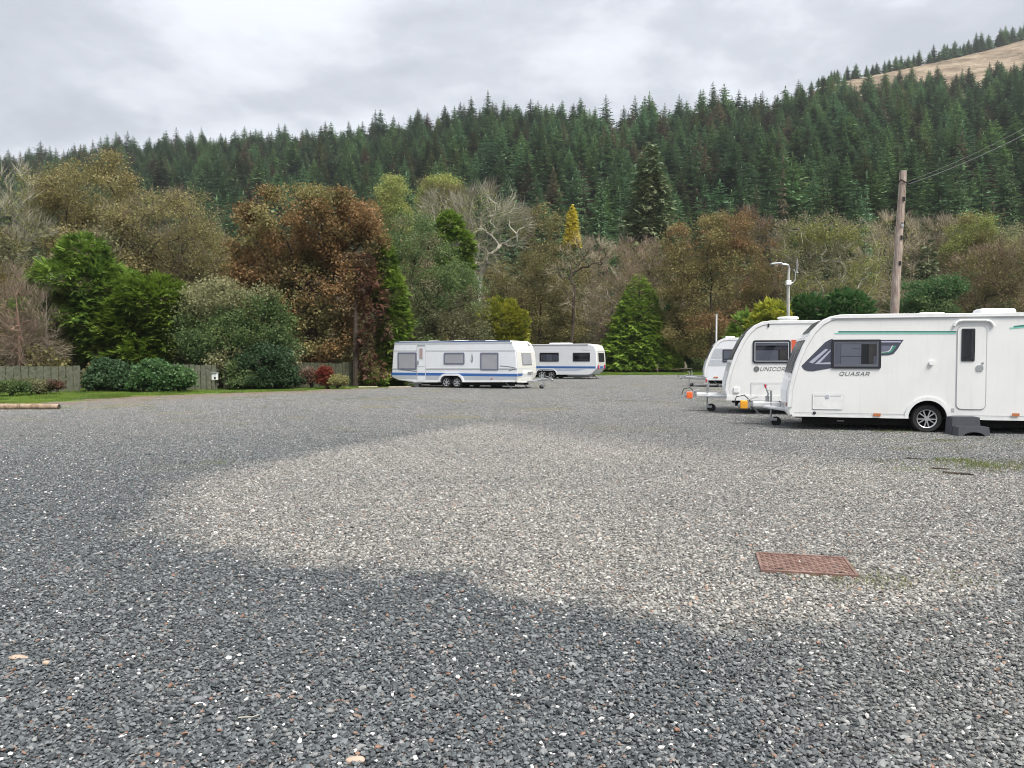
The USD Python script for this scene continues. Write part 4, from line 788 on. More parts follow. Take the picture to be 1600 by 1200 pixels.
# more woodland between and behind those trees: copies of four kinds, and low undergrowth
fill = []
FL = [('brown leaved woodland tree filling the gaps behind the front trees', 'brown woodland trees behind the front row', 'leaf_brown', 'leaf_grey_olive', 55, 5, 'twig_brown', 'bark_dark'),
      ('olive green woodland tree filling the gaps behind the front trees', 'olive woodland trees behind the front row', 'leaf_grey_olive', 'leaf_olive', 55, 4, 'twig_brown', 'bark_dark'),
      ('leafless pinkish twigged woodland tree behind the front trees', 'bare pinkish woodland trees behind the front row', 'leaf_brown', None, 8, 16, 'twig_pink', 'bark_grey'),
      ('leafless beige twigged woodland tree behind the front trees', 'bare beige woodland trees behind the front row', 'leaf_olive', None, 8, 16, 'twig_beige', 'bark_grey')]
rr = np.random.default_rng(8)
spots = []
for k in range(110):
    px = rr.uniform(-140, 1740); near = np.interp(px, [0, 560, 800, 1000, 1600], [48, 56, 78, 100, 84]); d = rr.uniform(near, 121)
    spots.append((px, d, int(rr.choice(4, p=[.32, .26, .24, .18]))))
for n, (px, d, k) in enumerate(spots):
    L = FL[k]; x = at(px, 559, d)[0]
    lim = at(px, np.interp(px, [-200, 0, 250, 600, 800, 1000, 1200, 1600], [300, 300, 330, 350, 345, 385, 355, 360]), d)[2]
    h = min(lim, 13.5) * rr.uniform(.72, 1.0)
    while len(fill) <= k: fill.append(None)
    if fill[k] is None:
        d0 = 70.0; s = 1200 / d0                            # grown once, six metres wide and ten high
        t = BT('woodland_tree', L[0], px, d, [(px, 559 - (7.0 - 1.6) * FPX / d, 2.6 * FPX / d, 3.0 * FPX / d), (px + 1.6 * FPX / d, 559 - (5.2 - 1.6) * FPX / d, 2.2 * FPX / d, 2.4 * FPX / d), (px - 1.7 * FPX / d, 559 - (4.4 - 1.6) * FPX / d, 2.2 * FPX / d, 2.6 * FPX / d), (px, 559 - (2.4 - 1.6) * FPX / d, 2.6 * FPX / d, 1.8 * FPX / d)], L[2], L[7], 170 + k, tips=190, leaves=L[4], size=.19, spread=.55, twigs=L[5], twig_mat=L[6], twig_len=1.2, twig_w=.017, leaf2=L[3], frac2=.4 if L[3] else 0, group=L[1])
        fill[k] = t
    else: dup(fill[k], (x, d, -.1), rr.uniform(0, 6.28), L[0], (h / 10 * rr.uniform(.9, 1.25),) * 2 + (h / 10,), L[1])
UsdGeom.PointInstancer.Define(stage, '/World/undergrowth')
def scrub(seed, n=2600):
    r = np.random.default_rng(seed); d = rand_dirs(r, n); d[:, 2] = np.abs(d[:, 2]); lum = .6 + .8 * meshkit.fbm(d * 1.8, seed=seed)
    c = d * [1.5, 1.2, 1.7] * (lum * r.uniform(.5, 1.02, n))[:, None]; u = unit(rand_dirs(r, n) + d * .6); L = .16 * r.uniform(.6, 1.4, n)
    return rhombs(c, u * L[:, None], unit(np.cross(u, rand_dirs(r, n))) * (L * .38)[:, None])
up_ = [obj('scrub_bush', scrub(31 + k), M(m), '/World/undergrowth', isl=4) for k, m in enumerate(['leaf_dark', 'leaf_grey_olive', 'leaf_brown'])]
ug = []
for k in range(620):
    px = rr.uniform(-150, 1750); near = np.interp(px, [-200, 0, 300, 545, 600, 700, 800, 900, 1000, 1160, 1250, 1750], [36.5, 37, 39, 43.5, 45, 54, 66, 84, 93, 90, 66, 66])
    d = near + rr.exponential(9) + (1.2 if px < 545 else 0); ug.append((at(px, 559, d)[0], d, -.1))
ug = np.array(ug); ug = ug[ug[:, 1] < 121]
sc_ = rr.uniform(.6, 1.25, len(ug))
tag(point_instancer('/World/undergrowth', up_, rr.integers(0, 3, len(ug)), ug, rr.uniform(0, 6.28, len(ug)), sc_), 'dark leafy undergrowth under and between the trees', 'undergrowth', kind='stuff')
# ------------------------------------------------------------------ caravans
def hull_round(poly, W, r=.05):
    """the convex side outline drawn across the width with rounded edges"""
    inner = poly.buffer(-r, join_style=2)
    s = trimesh.creation.icosphere(2, r).vertices
    pts = [s + [x, y, z] for x, z in list(inner.exterior.coords)[:-1] for y in (-W / 2 + r, W / 2 - r)]
    return trimesh.convex.convex_hull(np.vstack(pts))
def rounded_box(size, r):
    s = trimesh.creation.icosphere(1, r).vertices; h = np.array(size) / 2 - r
    return trimesh.convex.convex_hull(np.vstack([s + h * [a, b, c] for a in (-1, 1) for b in (-1, 1) for c in (-1, 1)]))
def shift(m, *t): m = m.copy(); m.apply_translation(t); return m

class Van:
    def __init__(s, name, label, px, depth, yaw, side, W, cat='caravan'):
        s.side, s.W = side, W; a = math.radians(yaw)
        s.h = np.array([math.cos(a), math.sin(a), 0]); s.n = np.array([-math.sin(a), math.cos(a), 0])
        x = at(px, 559, depth)[0]; s.ref = np.array([x, depth, 0.0]); s.o = s.ref - side * W / 2 * s.n
        s.t = thing(name, label, cat, s.o, a)
    def S(s, px, py, lat=0.0):
        """a place of the picture on the van's near side (or on a plane that much further in) as (x, z)"""
        d = ray(px, py); c = np.array([0, 0, CAM_H]); n = s.n * s.side; ref = s.ref - n * lat
        p = c + d * (np.dot(ref - c, n) / np.dot(d, n))
        return np.array([np.dot(p - s.o, s.h), p[2]])
    def pts(s, px): return [tuple(s.S(*p)) for p in px]
    def rect(s, x0, y0, x1, y1, r=.03):
        a, b, c, d = (s.S(x0, (y0 + y1) / 2)[0], s.S(x1, (y0 + y1) / 2)[0], s.S((x0 + x1) / 2, y1)[1], s.S((x0 + x1) / 2, y0)[1])
        g = sbox(min(a, b), c, max(a, b), d)
        return g.buffer(-r).buffer(r, quad_segs=4) if r else g
    def plate(s, name, g, mat, off=.003, th=.004, parent=None, side=None):
        """a flat piece on the side of the van, from off to off + th outside its surface"""
        side = side or s.side; m = MB()
        for q in getattr(g, 'geoms', [g]):
            if q.is_empty or q.area < 1e-6: continue
            e = trimesh.creation.extrude_polygon(q, th, engine='earcut'); v = e.vertices
            y = side * (s.W / 2 + off + v[:, 2])
            m.add(np.stack([v[:, 0], y, v[:, 1]], 1), e.faces)
        return obj(name, m.get(), M(mat), parent or s.t)
    def poly(s, name, px, mat, off=.003, th=.004, parent=None): return s.plate(name, Polygon(s.pts(px)).buffer(0), mat, off, th, parent)
    def line(s, name, px, mat, w=.012, off=.002, th=.003, parent=None):
        from shapely.geometry import LineString
        return s.plate(name, LineString(s.pts(px)).buffer(w / 2, cap_style=2), mat, off, th, parent)
    def body(s, px, mat, extra=(), cuts=(), r=.05):
        s.prof = Polygon([tuple(p) for p in s.pts(px)] + list(extra)).convex_hull
        b = hull_round(s.prof, s.W, r)
        for g, depth in cuts:
            for q in getattr(g, 'geoms', [g]):
                e = trimesh.creation.extrude_polygon(q, depth + .2, engine='earcut'); v = e.vertices.copy()
                e.vertices = np.stack([v[:, 0], s.side * (s.W / 2 + .2 - v[:, 2]), v[:, 1]], 1)
                if e.volume < 0: e.invert()
                b = trimesh.boolean.difference([b, e], engine='manifold')
        s.b = obj('body', b, M(mat), s.t, smooth=28)
        return s.b
    def edge_strip(s, name, w, mat, off=.004, th=.006, keep=None, inset=0.0, parent=None):
        g = s.prof.buffer(-inset - .012, join_style=1)
        ring = g.difference(g.buffer(-w, join_style=1))
        if keep is not None: ring = ring.intersection(keep)
        return s.plate(name, ring, mat, off, th, parent)
    def wrap(s, name, z0, z1, y0, y1, mat, off=.012, front=True, th=.012, parent=None):
        """a panel that follows the nose (or tail) between two heights"""
        c = np.array(s.prof.exterior.coords)[:-1]; mid = c[:, 0].mean(); zz = np.linspace(z0, z1, 26); P = []
        for z in zz:
            cut = s.prof.intersection(sbox(-50, z - 1e-4, 50, z + 1e-4)).bounds
            P.append((cut[2] if front else cut[0], z))
        P = np.array(P); T = np.gradient(P, axis=0); N = np.stack([T[:, 1], -T[:, 0]], 1) * (1 if front else -1); N /= np.linalg.norm(N, axis=1, keepdims=True)
        A, B = P + N * off, P + N * (off - th); n = len(P); m = MB()
        v = np.vstack([np.column_stack([q[:, 0], np.full(n, y), q[:, 1]]) for q in (A, B) for y in (y0, y1)])
        f = []
        for k in range(n - 1):
            for a, b in ((0, n), (2 * n, 3 * n), (0, 2 * n), (n, 3 * n)): f += [[a + k, b + k, b + k + 1], [a + k, b + k + 1, a + k + 1]]
        for k in (0, n - 1): f += [[k, n + k, 3 * n + k], [k, 3 * n + k, 2 * n + k]]
        return obj(name, (v, np.array(f)), M(mat), parent or s.t, smooth=30)
    def rod(s, name, a, b, r, mat, parent=None, r1=None, sides=10): return obj(name, MB().rod(a, b, r, r1, sides).get(), M(mat), parent or s.t, smooth=40)
    def window(s, g, frame_w=.035, frame='frame_black', blinds=(), depth=.22, cut=True, glass='window_glass', out=.02, label=None):
        """frame, recess with what stands behind the pane, pane"""
        fr = s.plate('window', g.difference(g.buffer(-frame_w, join_style=1)), frame, .002, out)
        if label: fr.SetCustomDataByKey('label', label)
        inn = g.buffer(-frame_w, join_style=1)
        m = MB(); x0, z0, x1, z1 = inn.bounds; y = s.side * (s.W / 2 - depth)
        m.box([(x0 + x1) / 2, y, (z0 + z1) / 2], [x1 - x0 + .12, .01, z1 - z0 + .12])
        obj('backing', m.get(), M('interior'), fr)
        for (fx0, fz0, fx1, fz1, dep, mat) in blinds:             # fractions of the opening, viewer's left to right, bottom to top
            xs_ = [x1 - (x1 - x0) * f if s.side > 0 else x0 + (x1 - x0) * f for f in (fx0, fx1)]
            obj('blind', MB().box([(xs_[0] + xs_[1]) / 2, s.side * (s.W / 2 - dep), z0 + (z1 - z0) * (fz0 + fz1) / 2], [abs(xs_[1] - xs_[0]), .012, (z1 - z0) * (fz1 - fz0)]).get(), M(mat), fr)
        s.plate('pane', inn, glass, out * .35, .004, fr)
        return fr
    def text(s, name, txt, px, py, height, mat, slant=.25, wide=1.0, bold=False, off=.003):
        x0, z0 = s.S(px, py); m = meshkit.text_mesh(txt, height, .003, bold); v = m.vertices
        tx = v[:, 0] * wide + v[:, 1] * slant
        return obj(name, (np.stack([x0 - s.side * tx, s.side * (s.W / 2 + off + v[:, 2]), z0 + v[:, 1]], 1), m.faces), M(mat), s.t)
    def wheel(s, x, z, R, rim, w=.19, spokes=5, y=None, side=None, double=True):
        side = side or s.side; yo = side * (y if y is not None else s.W / 2 - .04)
        prof = np.array([[rim * .96, -w / 2], [R * .90, -w / 2 - .012], [R * .97, -w / 2 + .02], [R, -w * .28], [R, w * .28], [R * .97, w / 2 - .02], [R * .90, w / 2 + .012], [rim * .96, w / 2], [rim * .92, w * .3], [rim * .92, -w * .3], [rim * .96, -w / 2]])
        ty = trimesh.creation.revolve(prof, sections=40)
        rot = trimesh.transformations.rotation_matrix(-PI / 2 * side, [1, 0, 0])
        ty.apply_transform(rot); ty.apply_translation([x, yo - side * w / 2, z])
        wt = obj('wheel', ty, M('rubber'), s.t, smooth=40)
        m = MB(); ringp = np.array([[rim * .86, w * .30], [rim * .99, w * .42], [rim, w * .47], [rim * .96, w * .50], [rim * .88, w * .46], [rim * .86, w * .30]])
        m.tm(trimesh.creation.revolve(ringp, sections=40)); m.tm(shift(trimesh.creation.cylinder(radius=rim * .24, height=.05, sections=18), 0, 0, w * .36))
        for k in range(spokes):
            for da in ((-.2, .2) if double else (0,)):
                a = 2 * PI * k / spokes + PI / 2
                p0 = np.array([math.cos(a + da * .6) * rim * .2, math.sin(a + da * .6) * rim * .2, w * .36]); p1 = np.array([math.cos(a + da * 1.25) * rim * .9, math.sin(a + da * 1.25) * rim * .9, w * .42])
                d = p1 - p0; L = np.linalg.norm(d); b = trimesh.creation.box([L, rim * (.11 if double else .24), .022]); b.apply_transform(trimesh.transformations.rotation_matrix(math.atan2(d[1], d[0]), [0, 0, 1])); b.apply_translation((p0 + p1) / 2); m.tm(b)
        v, f = m.get(); v = trimesh.transform_points(v, rot) + [x, yo - side * w / 2, z]
        obj('rim', (v, f), M('alloy'), wt)
        dk = trimesh.creation.cylinder(radius=rim * .93, height=.02, sections=28); dk.apply_transform(rot); dk.apply_translation([x, yo - side * w * .72, z])
        obj('brake_drum', dk, M('chassis_dark'), wt)
        return wt
    def arch(s, x, z, r, w, zb, mat, off=.004, th=.022):
        g = Point(x, z).buffer(r + w, quad_segs=16).difference(Point(x, z).buffer(r, quad_segs=16)).intersection(sbox(-50, zb, 50, 50))
        return s.plate('wheel_arch', g, mat, off, th)
    def underside(s, x0, x1, zf, axles):
        m = MB(); rail = [s.W * .36, -s.W * .36]
        for y in rail: m.box([(x0 + x1) / 2, y, zf - .09], [x1 - x0, .05, .16])
        m.box([(x0 + x1) / 2, 0, zf + .01], [x1 - x0 - .05, s.W - .16, .03])
        for x in axles: m.rod([x, -s.W / 2 + .12, .30], [x, s.W / 2 - .12, .30], .05)
        m.box([x0 + .9, 0, zf - .12], [.5, 1.2, .18]); m.box([x1 - 1.2, .2, zf - .1], [.7, .7, .16])
        obj('chassis', m.get(), M('chassis_dark'), s.t)
    def steady(s, x, y, zf, down, mat='galvanised'):
        d = -.55 if x < 0 else .55
        if down: m = MB().rod([x, y, zf], [x + d * .6, y, .05], .025).box([x + d * .6, y, .03], [.16, .14, .03])
        else: m = MB().rod([x, y, zf - .02], [x - d, y, zf - .09], .022).box([x - d, y, zf - .10], [.14, .12, .02])
        obj('corner_steady', m.get(), M(mat), s.t)
    def drawbar(s, xn, L, zf, mat, head='galvanised', lock=None, jx=.55, lever=True, jr=.11, cover=True, handle_mat='chassis_dark', jockey_top=.36):
        """A frame, coupling head, handbrake, jockey wheel"""
        zh = .47; xt = xn + L; m = MB()
        for sg in (-1, 1): m.rod([xn - .9, sg * .78, zf - .03], [xt - .45, sg * .055, zh], .045, .04, 8)
        a = obj('drawbar', m.get(), M(mat), s.t, smooth=40)
        if cover: obj('drawbar_cover', shift(rounded_box([.62, .30, .13], .03), xt - .62, 0, zh + .03), M(mat), s.t, smooth=30)
        m = MB().box([xt - .30, 0, zh + .03], [.42, .10, .11]).rod([xt - .08, 0, zh + .03], [xt - .02, 0, zh - .02], .065)
        m.tm(shift(trimesh.creation.icosphere(2, .06), xt - .03, 0, zh)); m.rod([xt - .12, 0, zh + .10], [xt - .42, 0, zh + .20], .016)
        c = obj('coupling_head', m.get(), M(head), s.t, smooth=40)
        if lock: obj('hitch_lock', shift(rounded_box([.17, .19, .20], .025), xt - .11, 0, zh + .015), M(lock), c, smooth=30)
        obj('gaiter', MB().rod([xt - .48, 0, zh + .02], [xt - .36, 0, zh + .02], .062, .05, 12).get(), M('rubber'), c, smooth=40)
        if lever:
            lv = obj('handbrake_lever', MB().pipe([[xt - .60, .05, zh + .06], [xt - .66, .05, zh + .28], [xt - .60, .05, zh + .44]], .018).box([xt - .64, .05, zh + .14], [.09, .03, .18]).get(), M('grey_metal'), s.t)
            obj('grip', MB().rod([xt - .60, .05, zh + .42], [xt - .585, .05, zh + .50], .022).get(), M('lamp_red' if lock else 'chassis_dark'), lv)
        yj = s.side * .12; xj = xt - jx
        jt = obj('jockey_wheel', MB().rod([xj, yj, .22], [xj, yj, zh + jockey_top], .024).rod([xj, yj, zh - .05], [xj, yj, zh + .07], .036).rod([xj, yj, zh + jockey_top], [xj + .1, yj, zh + jockey_top + .02], .01).box([xj - .045, yj + .05, .16], [.18, .012, .06]).box([xj - .045, yj - .05, .16], [.18, .012, .06]).box([xj, yj, .2], [.06, .11, .05]).get(), M('galvanised'), s.t)
        w = trimesh.creation.cylinder(radius=jr, height=.065, sections=24); w.apply_transform(trimesh.transformations.rotation_matrix(PI / 2, [1, 0, 0])); w.apply_translation([xj - .12, yj, jr])
        t2 = obj('tyre', w, M('rubber'), jt, smooth=30)
        pts = [[xt - .3, -s.side * .05, zh + .06], [xt - .12, 0, zh + .24], [xt + .06, s.side * .03, zh + .20], [xt + .12, s.side * .05, zh + .04]]
        obj('cable', MB().pipe(pts, .012, 6).get(), M('rubber'), s.t)

# the nearest one: white, green stripes, at the right
E = Van('caravan', 'large white caravan with green roof stripes and dark framed window, nearest on the right', 1449, 16.25, 164.5, 1, 2.26)
w_main = E.rect(1299.5, 530.5, 1376.5, 576, .03); w_in = E.rect(1302, 533, 1372.5, 571, .04)
dw = E.rect(1502, 513.5, 1523, 564.5, .02)
xw, _ = E.S(1449, 655); RW = .305
arch_cut = Point(xw, RW + .02).buffer(.37, quad_segs=16)
bprof = [(1232, 650), (1230, 636), (1231, 612), (1236, 590), (1243, 566), (1254, 540), (1268, 517), (1283, 502), (1297, 494.5), (1312, 491.5), (1330, 490.6)]
topz = E.S(1449, 490.6)[1]; botz = E.S(1449, 654.5)[1]
E.body(bprof, 'paint_white', extra=[(-2.95, topz), (-3.02, 1.6), (-2.98, botz), (2.6, botz)], cuts=[(w_in.buffer(-.03), .3), (dw.buffer(-.03), .12), (arch_cut, .34)])
E.edge_strip('edge_trim', .075, 'plastic_white', .003, .014, keep=sbox(-4, botz + .2, 5, 5))
E.edge_strip('trim_seam', .011, 'trim_line', .002, .004, keep=sbox(-4, botz + .2, 5, 5), inset=.076)
zt = E.S(1400, 494.8)[1]; E.plate('awning_rail', sbox(-2.9, topz - .075, 1.9, topz - .062), 'seam_grey', .017, .012)
z1, z2 = E.S(1300, 584)[1], E.S(1300, 541)[1]
fw = E.wrap('front_window', z1, E.S(1262, 526)[1], -.98, .98, 'frame_black', .012); fw.SetCustomDataByKey('label', 'curved dark front window of three panes')
for y in (-.36, .36): E.wrap('window_divider', z1 + .03, E.S(1262, 528)[1], y - .012, y + .012, 'seam_grey', .02, parent=fw)
E.wrap('sun_roof', E.S(1268, 519)[1], E.S(1290, 499)[1], -.62, .72, 'frame_black', .014)
E.wrap('front_panel_trim', E.S(1250, 531)[1] - .015, E.S(1250, 529)[1] + .03, -1.04, 1.04, 'plastic_white', .03, th=.03)
E.wrap('front_locker', .62, 1.10, -.9, .9, 'plastic_white', .012)
E.wrap('marker_light', .52, .60, .86, 1.0, 'lamp_orange', .02)
E.wrap('grab_handle', 1.13, 1.25, .96, 1.02, 'plastic_white', .05, th=.03)
# skirt and body seams
sk = sbox(-2.95, botz - .0, 2.68, botz + .045).difference(arch_cut.buffer(.06)); E.plate('skirt', sk, 'plastic_white', .002, .022)
E.plate('skirt_seam', sbox(-2.93, botz + .086, 2.64, botz + .094).difference(arch_cut.buffer(.08)), 'trim_line', .002, .003)
E.plate('skirt_seam', sbox(-2.93, botz + .056, 2.66, botz + .062).difference(arch_cut.buffer(.08)), 'trim_line', .002, .003)
E.arch(xw, RW + .02, .37, .075, botz, 'plastic_white')
E.wheel(xw, RW, RW, .205, w=.2, spokes=5)
E.wheel(xw, RW, RW, .205, w=.2, spokes=5, side=-1)
lin = trimesh.creation.annulus(r_min=.365, r_max=.385, height=.36, sections=32); lin.apply_transform(trimesh.transformations.rotation_matrix(PI / 2, [1, 0, 0])); lin.apply_translation([xw, E.W / 2 - .2, RW + .02])
lin = trimesh.intersections.slice_mesh_plane(lin, [0, 0, 1], [0, 0, botz]); obj('wheel_housing', lin, M('chassis_dark'), E.t); E.plate('wheel_housing', arch_cut.buffer(-.005), 'chassis_dark', -.325, .004)
# graphics and window
blk = Polygon(E.pts([(1254, 572), (1257.5, 576.5), (1263, 578.5), (1270, 578.6), (1300, 573.5), (1300, 531), (1296, 532.5), (1290, 536)])).buffer(.02).difference(w_main.buffer(.001))
dc = E.plate('graphic', blk, 'decal_dark', .002, .003)
E.poly('graphic_stripe', [(1264, 566), (1290, 545), (1294, 546), (1270, 568)], 'decal_violet', .006, .002, dc)
E.poly('graphic_stripe', [(1273, 569), (1298, 546), (1298, 549), (1281, 567), (1298, 566), (1298, 569)], 'decal_violet', .006, .002, dc)
fin = E.poly('graphic', [(1377, 531), (1412, 531), (1409, 535), (1402, 546), (1396, 553), (1388, 555), (1377, 555.5)], 'decal_dark', .002, .003)
E.poly('graphic_stripe', [(1377, 533), (1408, 533), (1407, 535), (1377, 535)], 'decal_violet', .006, .002, fin)
E.poly('graphic_stripe', [(1377, 540), (1394, 540.5), (1390, 548), (1386, 550), (1377, 550)], 'decal_slate', .006, .002, fin)
E.poly('graphic_stripe', [(1396, 540), (1401, 540), (1394, 550), (1388, 552), (1377, 552.5), (1377, 551), (1387, 550.5), (1392, 547)], 'stripe_green', .006, .002, fin)
E.poly('graphic_stripe', [(1394, 540), (1395.5, 540), (1391, 548), (1387, 550), (1377, 550.8), (1377, 550), (1386, 549.5), (1390, 547)], 'plastic_white', .008, .002, fin)
E.window(w_main, .045, 'frame_black', [(.02, .05, .16, .95, .035, 'blind_grey'), (.17, .04, .62, .9, .045, 'blind_screen'), (.17, .40, .62, .425, .04, 'decal_slate'), (.40, .70, .60, .72, .04, 'decal_slate'), (0, .90, 1, 1, .03, 'blind_grey'), (.80, .05, 1, .95, .09, 'curtain'), (.90, .0, .97, .42, .05, 'blind_grey')], depth=.28)
E.line('roof_stripe', [(1304, 520.9), (1494, 520.9)], 'stripe_mint', .024); E.line('roof_stripe', [(1310, 518.2), (1494, 518.2)], 'stripe_green', .026, .003)
E.line('roof_stripe', [(1578, 512.8), (1610, 510)], 'stripe_mint', .03); E.line('roof_stripe', [(1584, 510.6), (1610, 507.5)], 'stripe_green', .036, .003)
E.text('lettering', 'QUASAR', 1310, 586.8, .082, 'letter_grey', .32, 1.32)
# door
dg = E.rect(1494.5, 509.5, 1541, 640, .1)
dp = E.plate('door', dg.buffer(-.012).difference(dw.buffer(-.03)), 'paint_white', .001, .012)
E.plate('seal', dg.buffer(.006).difference(dg.buffer(-.012)), 'seam_grey', .001, .006, dp)
E.plate('window_frame', dw.difference(dw.buffer(-.035)), 'frame_black', .012, .014, dp); E.plate('pane', dw.buffer(-.035), 'window_glass', .014, .004, dp)
x0, z0, x1, z1_ = dw.bounds; obj('blind', MB().box([(x0 + x1) / 2, E.W / 2 - .1, (z0 + z1_) / 2], [x1 - x0, .01, z1_ - z0]).get(), M('interior'), dp)
E.plate('handle', E.rect(1524.5, 570.5, 1536, 580, .045), 'grey_metal', .013, .014, dp); E.plate('handle', E.rect(1533, 566, 1537, 569, .015), 'grey_metal', .013, .01, dp)
gut = [(1490.5, 509.5), (1493, 505), (1497, 502), (1503, 500.6), (1540, 500.6), (1546, 502.2), (1550, 505.5), (1552, 509.5)]
gp_ = [np.array([x, E.side * (E.W / 2 + .03), z]) for x, z in E.pts(gut)]
obj('rain_gutter', MB().pipe(gp_, .028, 8).get(), M('plastic_white'), E.t, smooth=40)
E.plate('door_vent', E.rect(1486, 638, 1491, 644, 0), 'seam_grey', .002, .003)
hg = E.rect(1269, 614.5, 1317.5, 640, .03); ha = E.plate('locker_door', hg.buffer(-.008), 'plastic_white', .001, .012)
E.plate('seal', hg.difference(hg.buffer(-.012)), 'trim_line', .001, .004, ha); E.plate('catch', E.rect(1290, 616.5, 1295.5, 622, .02), 'band_silver', .013, .012, ha)
E.line('seam', [(1272, 618.7), (1289, 618.7)], 'seam_grey', .014, .0135, .001, ha); E.line('seam', [(1297, 618.7), (1314, 618.7)], 'seam_grey', .014, .0135, .001, ha)
x, z = E.S(1455, 567); cap = trimesh.creation.cylinder(radius=.05, height=.05, sections=20); cap.apply_transform(trimesh.transformations.rotation_matrix(PI / 2, [1, 0, 0])); obj('socket_cap', shift(cap, x, E.W / 2 + .02, z), M('plastic_white'), E.t, smooth=30)
x, z = E.S(1272.5, 645); obj('lock', shift(trimesh.creation.icosphere(2, .035), x, E.W / 2 + .01, z), M('frame_black'), E.t, smooth=True)
for px in (1364, 1580.5): E.plate('side_lamp', E.rect(px, 645.6, px + 11.5, 650.2, .01), 'lamp_orange', .024, .018)
for (xa, xb, h_) in ((-.40, .10, .05), (-1.75, -1.05, .12)):
    m = rounded_box([xb - xa, .55, h_ * 2], h_ * .6); obj('roof_vent', shift(m, (xa + xb) / 2, .55, topz + .0), M('plastic_white'), E.t, smooth=40)
E.underside(-2.8, 2.45, botz, [xw]); E.steady(2.2, .8, botz, False); E.steady(-2.6, .9, botz, False); E.steady(-2.6, -.9, botz, False); E.steady(2.2, -.8, botz, False)
nx_ = E.S(1231, 640)[0]
E.drawbar(nx_, 1.02, botz + .02, 'plastic_white', lock='lock_yellow', jx=.72)
m = MB().rod([xw + .62, .95, .27], [xw + .62, .95, .36], .03).box([xw + .5, .8, .24], [.5, .1, .09]); obj('axle_mount', m.get(), M('chassis_dark'), E.t)
# double plastic step at the door
sp = gp(1524, 683); st = thing('step_stool', 'dark grey plastic double step below the door of the nearest caravan', 'step', (sp[0] + .0, sp[1] + .22, 0), math.radians(-6))
def tread(y0, y1, z0, z1_, w, arch):
    b = trimesh.creation.box([w, y1 - y0, z1_ - z0]); b.vertices[b.vertices[:, 2] > 0] *= [.93, .9, 1]; b.apply_translation([0, (y0 + y1) / 2, (z0 + z1_) / 2])
    if arch:
        c = trimesh.creation.cylinder(radius=.11, height=2, sections=24); c.apply_transform(trimesh.transformations.rotation_matrix(PI / 2, [1, 0, 0])); c.apply_transform(np.diag([2.0, 1, 1, 1])); c.apply_translation([0, 0, z0 - .01])
        b = trimesh.boolean.difference([b, c], engine='manifold')
        ins = trimesh.creation.box([w - .06, y1 - y0 - .05, z1_ - z0]); ins.apply_translation([0, (y0 + y1) / 2, (z0 + z1_) / 2 - .03]); b = trimesh.boolean.difference([b, ins], engine='manifold')
    return b
obj('lower_step', tread(-.22, .06, 0, .20, .62, True), M('step_plastic'), st); obj('upper_step', shift(tread(.05, .36, .0, .375, .57, True), -.03, 0, 0), M('step_plastic'), st)
m = MB()
for k in range(7): m.box([0, -.19 + k * .033, .204], [.5, .012, .008])
for k in range(7): m.box([-.03, .09 + k * .036, .379], [.48, .012, .008])
obj('grip_ridges', m.get(), M('step_plastic'), st)

# second one: white, red corner patch
D = Van('caravan', 'white caravan with a red patch beside its window, middle of the right row', 1133, 21.6, 167, 1, 2.28)
dwn = D.rect(1176, 531.5, 1235.5, 567.5, .07)
tz = D.S(1230, 500.6)[1]; bz = D.S(1180, 626)[1]
D.body([(1136, 620), (1133, 610), (1134, 598), (1140, 575), (1148, 553), (1158, 533), (1168, 518), (1179, 508), (1191, 502.5), (1206, 500.6), (1250, 500.6)], 'paint_white', extra=[(-6.6, tz), (-6.7, 1.5), (-6.6, bz), (-.15, bz)], cuts=[(dwn.buffer(-.04), .3)])
D.edge_strip('edge_trim', .08, 'plastic_white', .003, .014, keep=sbox(-7, bz + .12, 3, 5)); D.edge_strip('trim_seam', .012, 'trim_line', .002, .004, keep=sbox(-7, bz + .12, 3, 5), inset=.082)
fw = D.wrap('front_window', D.S(1145, 562)[1], D.S(1160, 523)[1], -.98, .98, 'frame_black', .014); D.wrap('sun_roof', D.S(1160, 521)[1], D.S(1180, 505)[1], -.6, .6, 'frame_black', .014)
for y in (-.36, .36): D.wrap('window_divider', D.S(1145, 560)[1], D.S(1160, 525)[1], y - .012, y + .012, 'seam_grey', .022, parent=fw)
D.wrap('front_panel_trim', D.S(1142, 567)[1], D.S(1142, 563)[1], -1.0, 1.05, 'plastic_white', .03, th=.03)
D.wrap('front_locker', .75, 1.2, -.9, .9, 'plastic_white', .014)
D.window(dwn, .05, 'frame_black', [(.02, .06, .70, .58, .06, 'blind_grey'), (0, .82, 1, .97, .03, 'blind_grey'), (.76, .1, .98, .6, .12, 'curtain'), (.02, .62, .98, .72, .17, 'decal_slate')], depth=.28)
ig = dwn.buffer(-.05); D.plate('window_trim', ig.buffer(-.0).difference(ig.buffer(-.018)), 'band_silver', .024, .004)
D.poly('red_patch', [(1236.5, 531), (1262, 531), (1262, 536), (1243, 552), (1237, 562)], 'decal_red', .002, .003)
D.text('lettering', 'UNICORN', 1186.5, 579.3, .105, 'letter_grey', .3, 1.15)
x, z = D.S(1182, 576.5); ro = trimesh.creation.annulus(r_min=.035, r_max=.075, height=.006, sections=24); ro.apply_transform(trimesh.transformations.rotation_matrix(PI / 2, [1, 0, 0])); em = obj('emblem', shift(ro, x, D.W / 2 + .006, z), M('letter_grey'), D.t)
D.plate('emblem_bar', sbox(x - .06, z - .014, x + .06, z + .014), 'letter_grey', .004, .006, em)
hg = D.rect(1173, 597, 1240, 619, .03); ha = D.plate('locker_door', hg.buffer(-.012), 'plastic_white', .001, .012); D.plate('seal', hg.difference(hg.buffer(-.016)), 'trim_line', .001, .004, ha); D.plate('catch', D.rect(1194, 599, 1199, 602.5, .01), 'band_silver', .013, .012, ha)
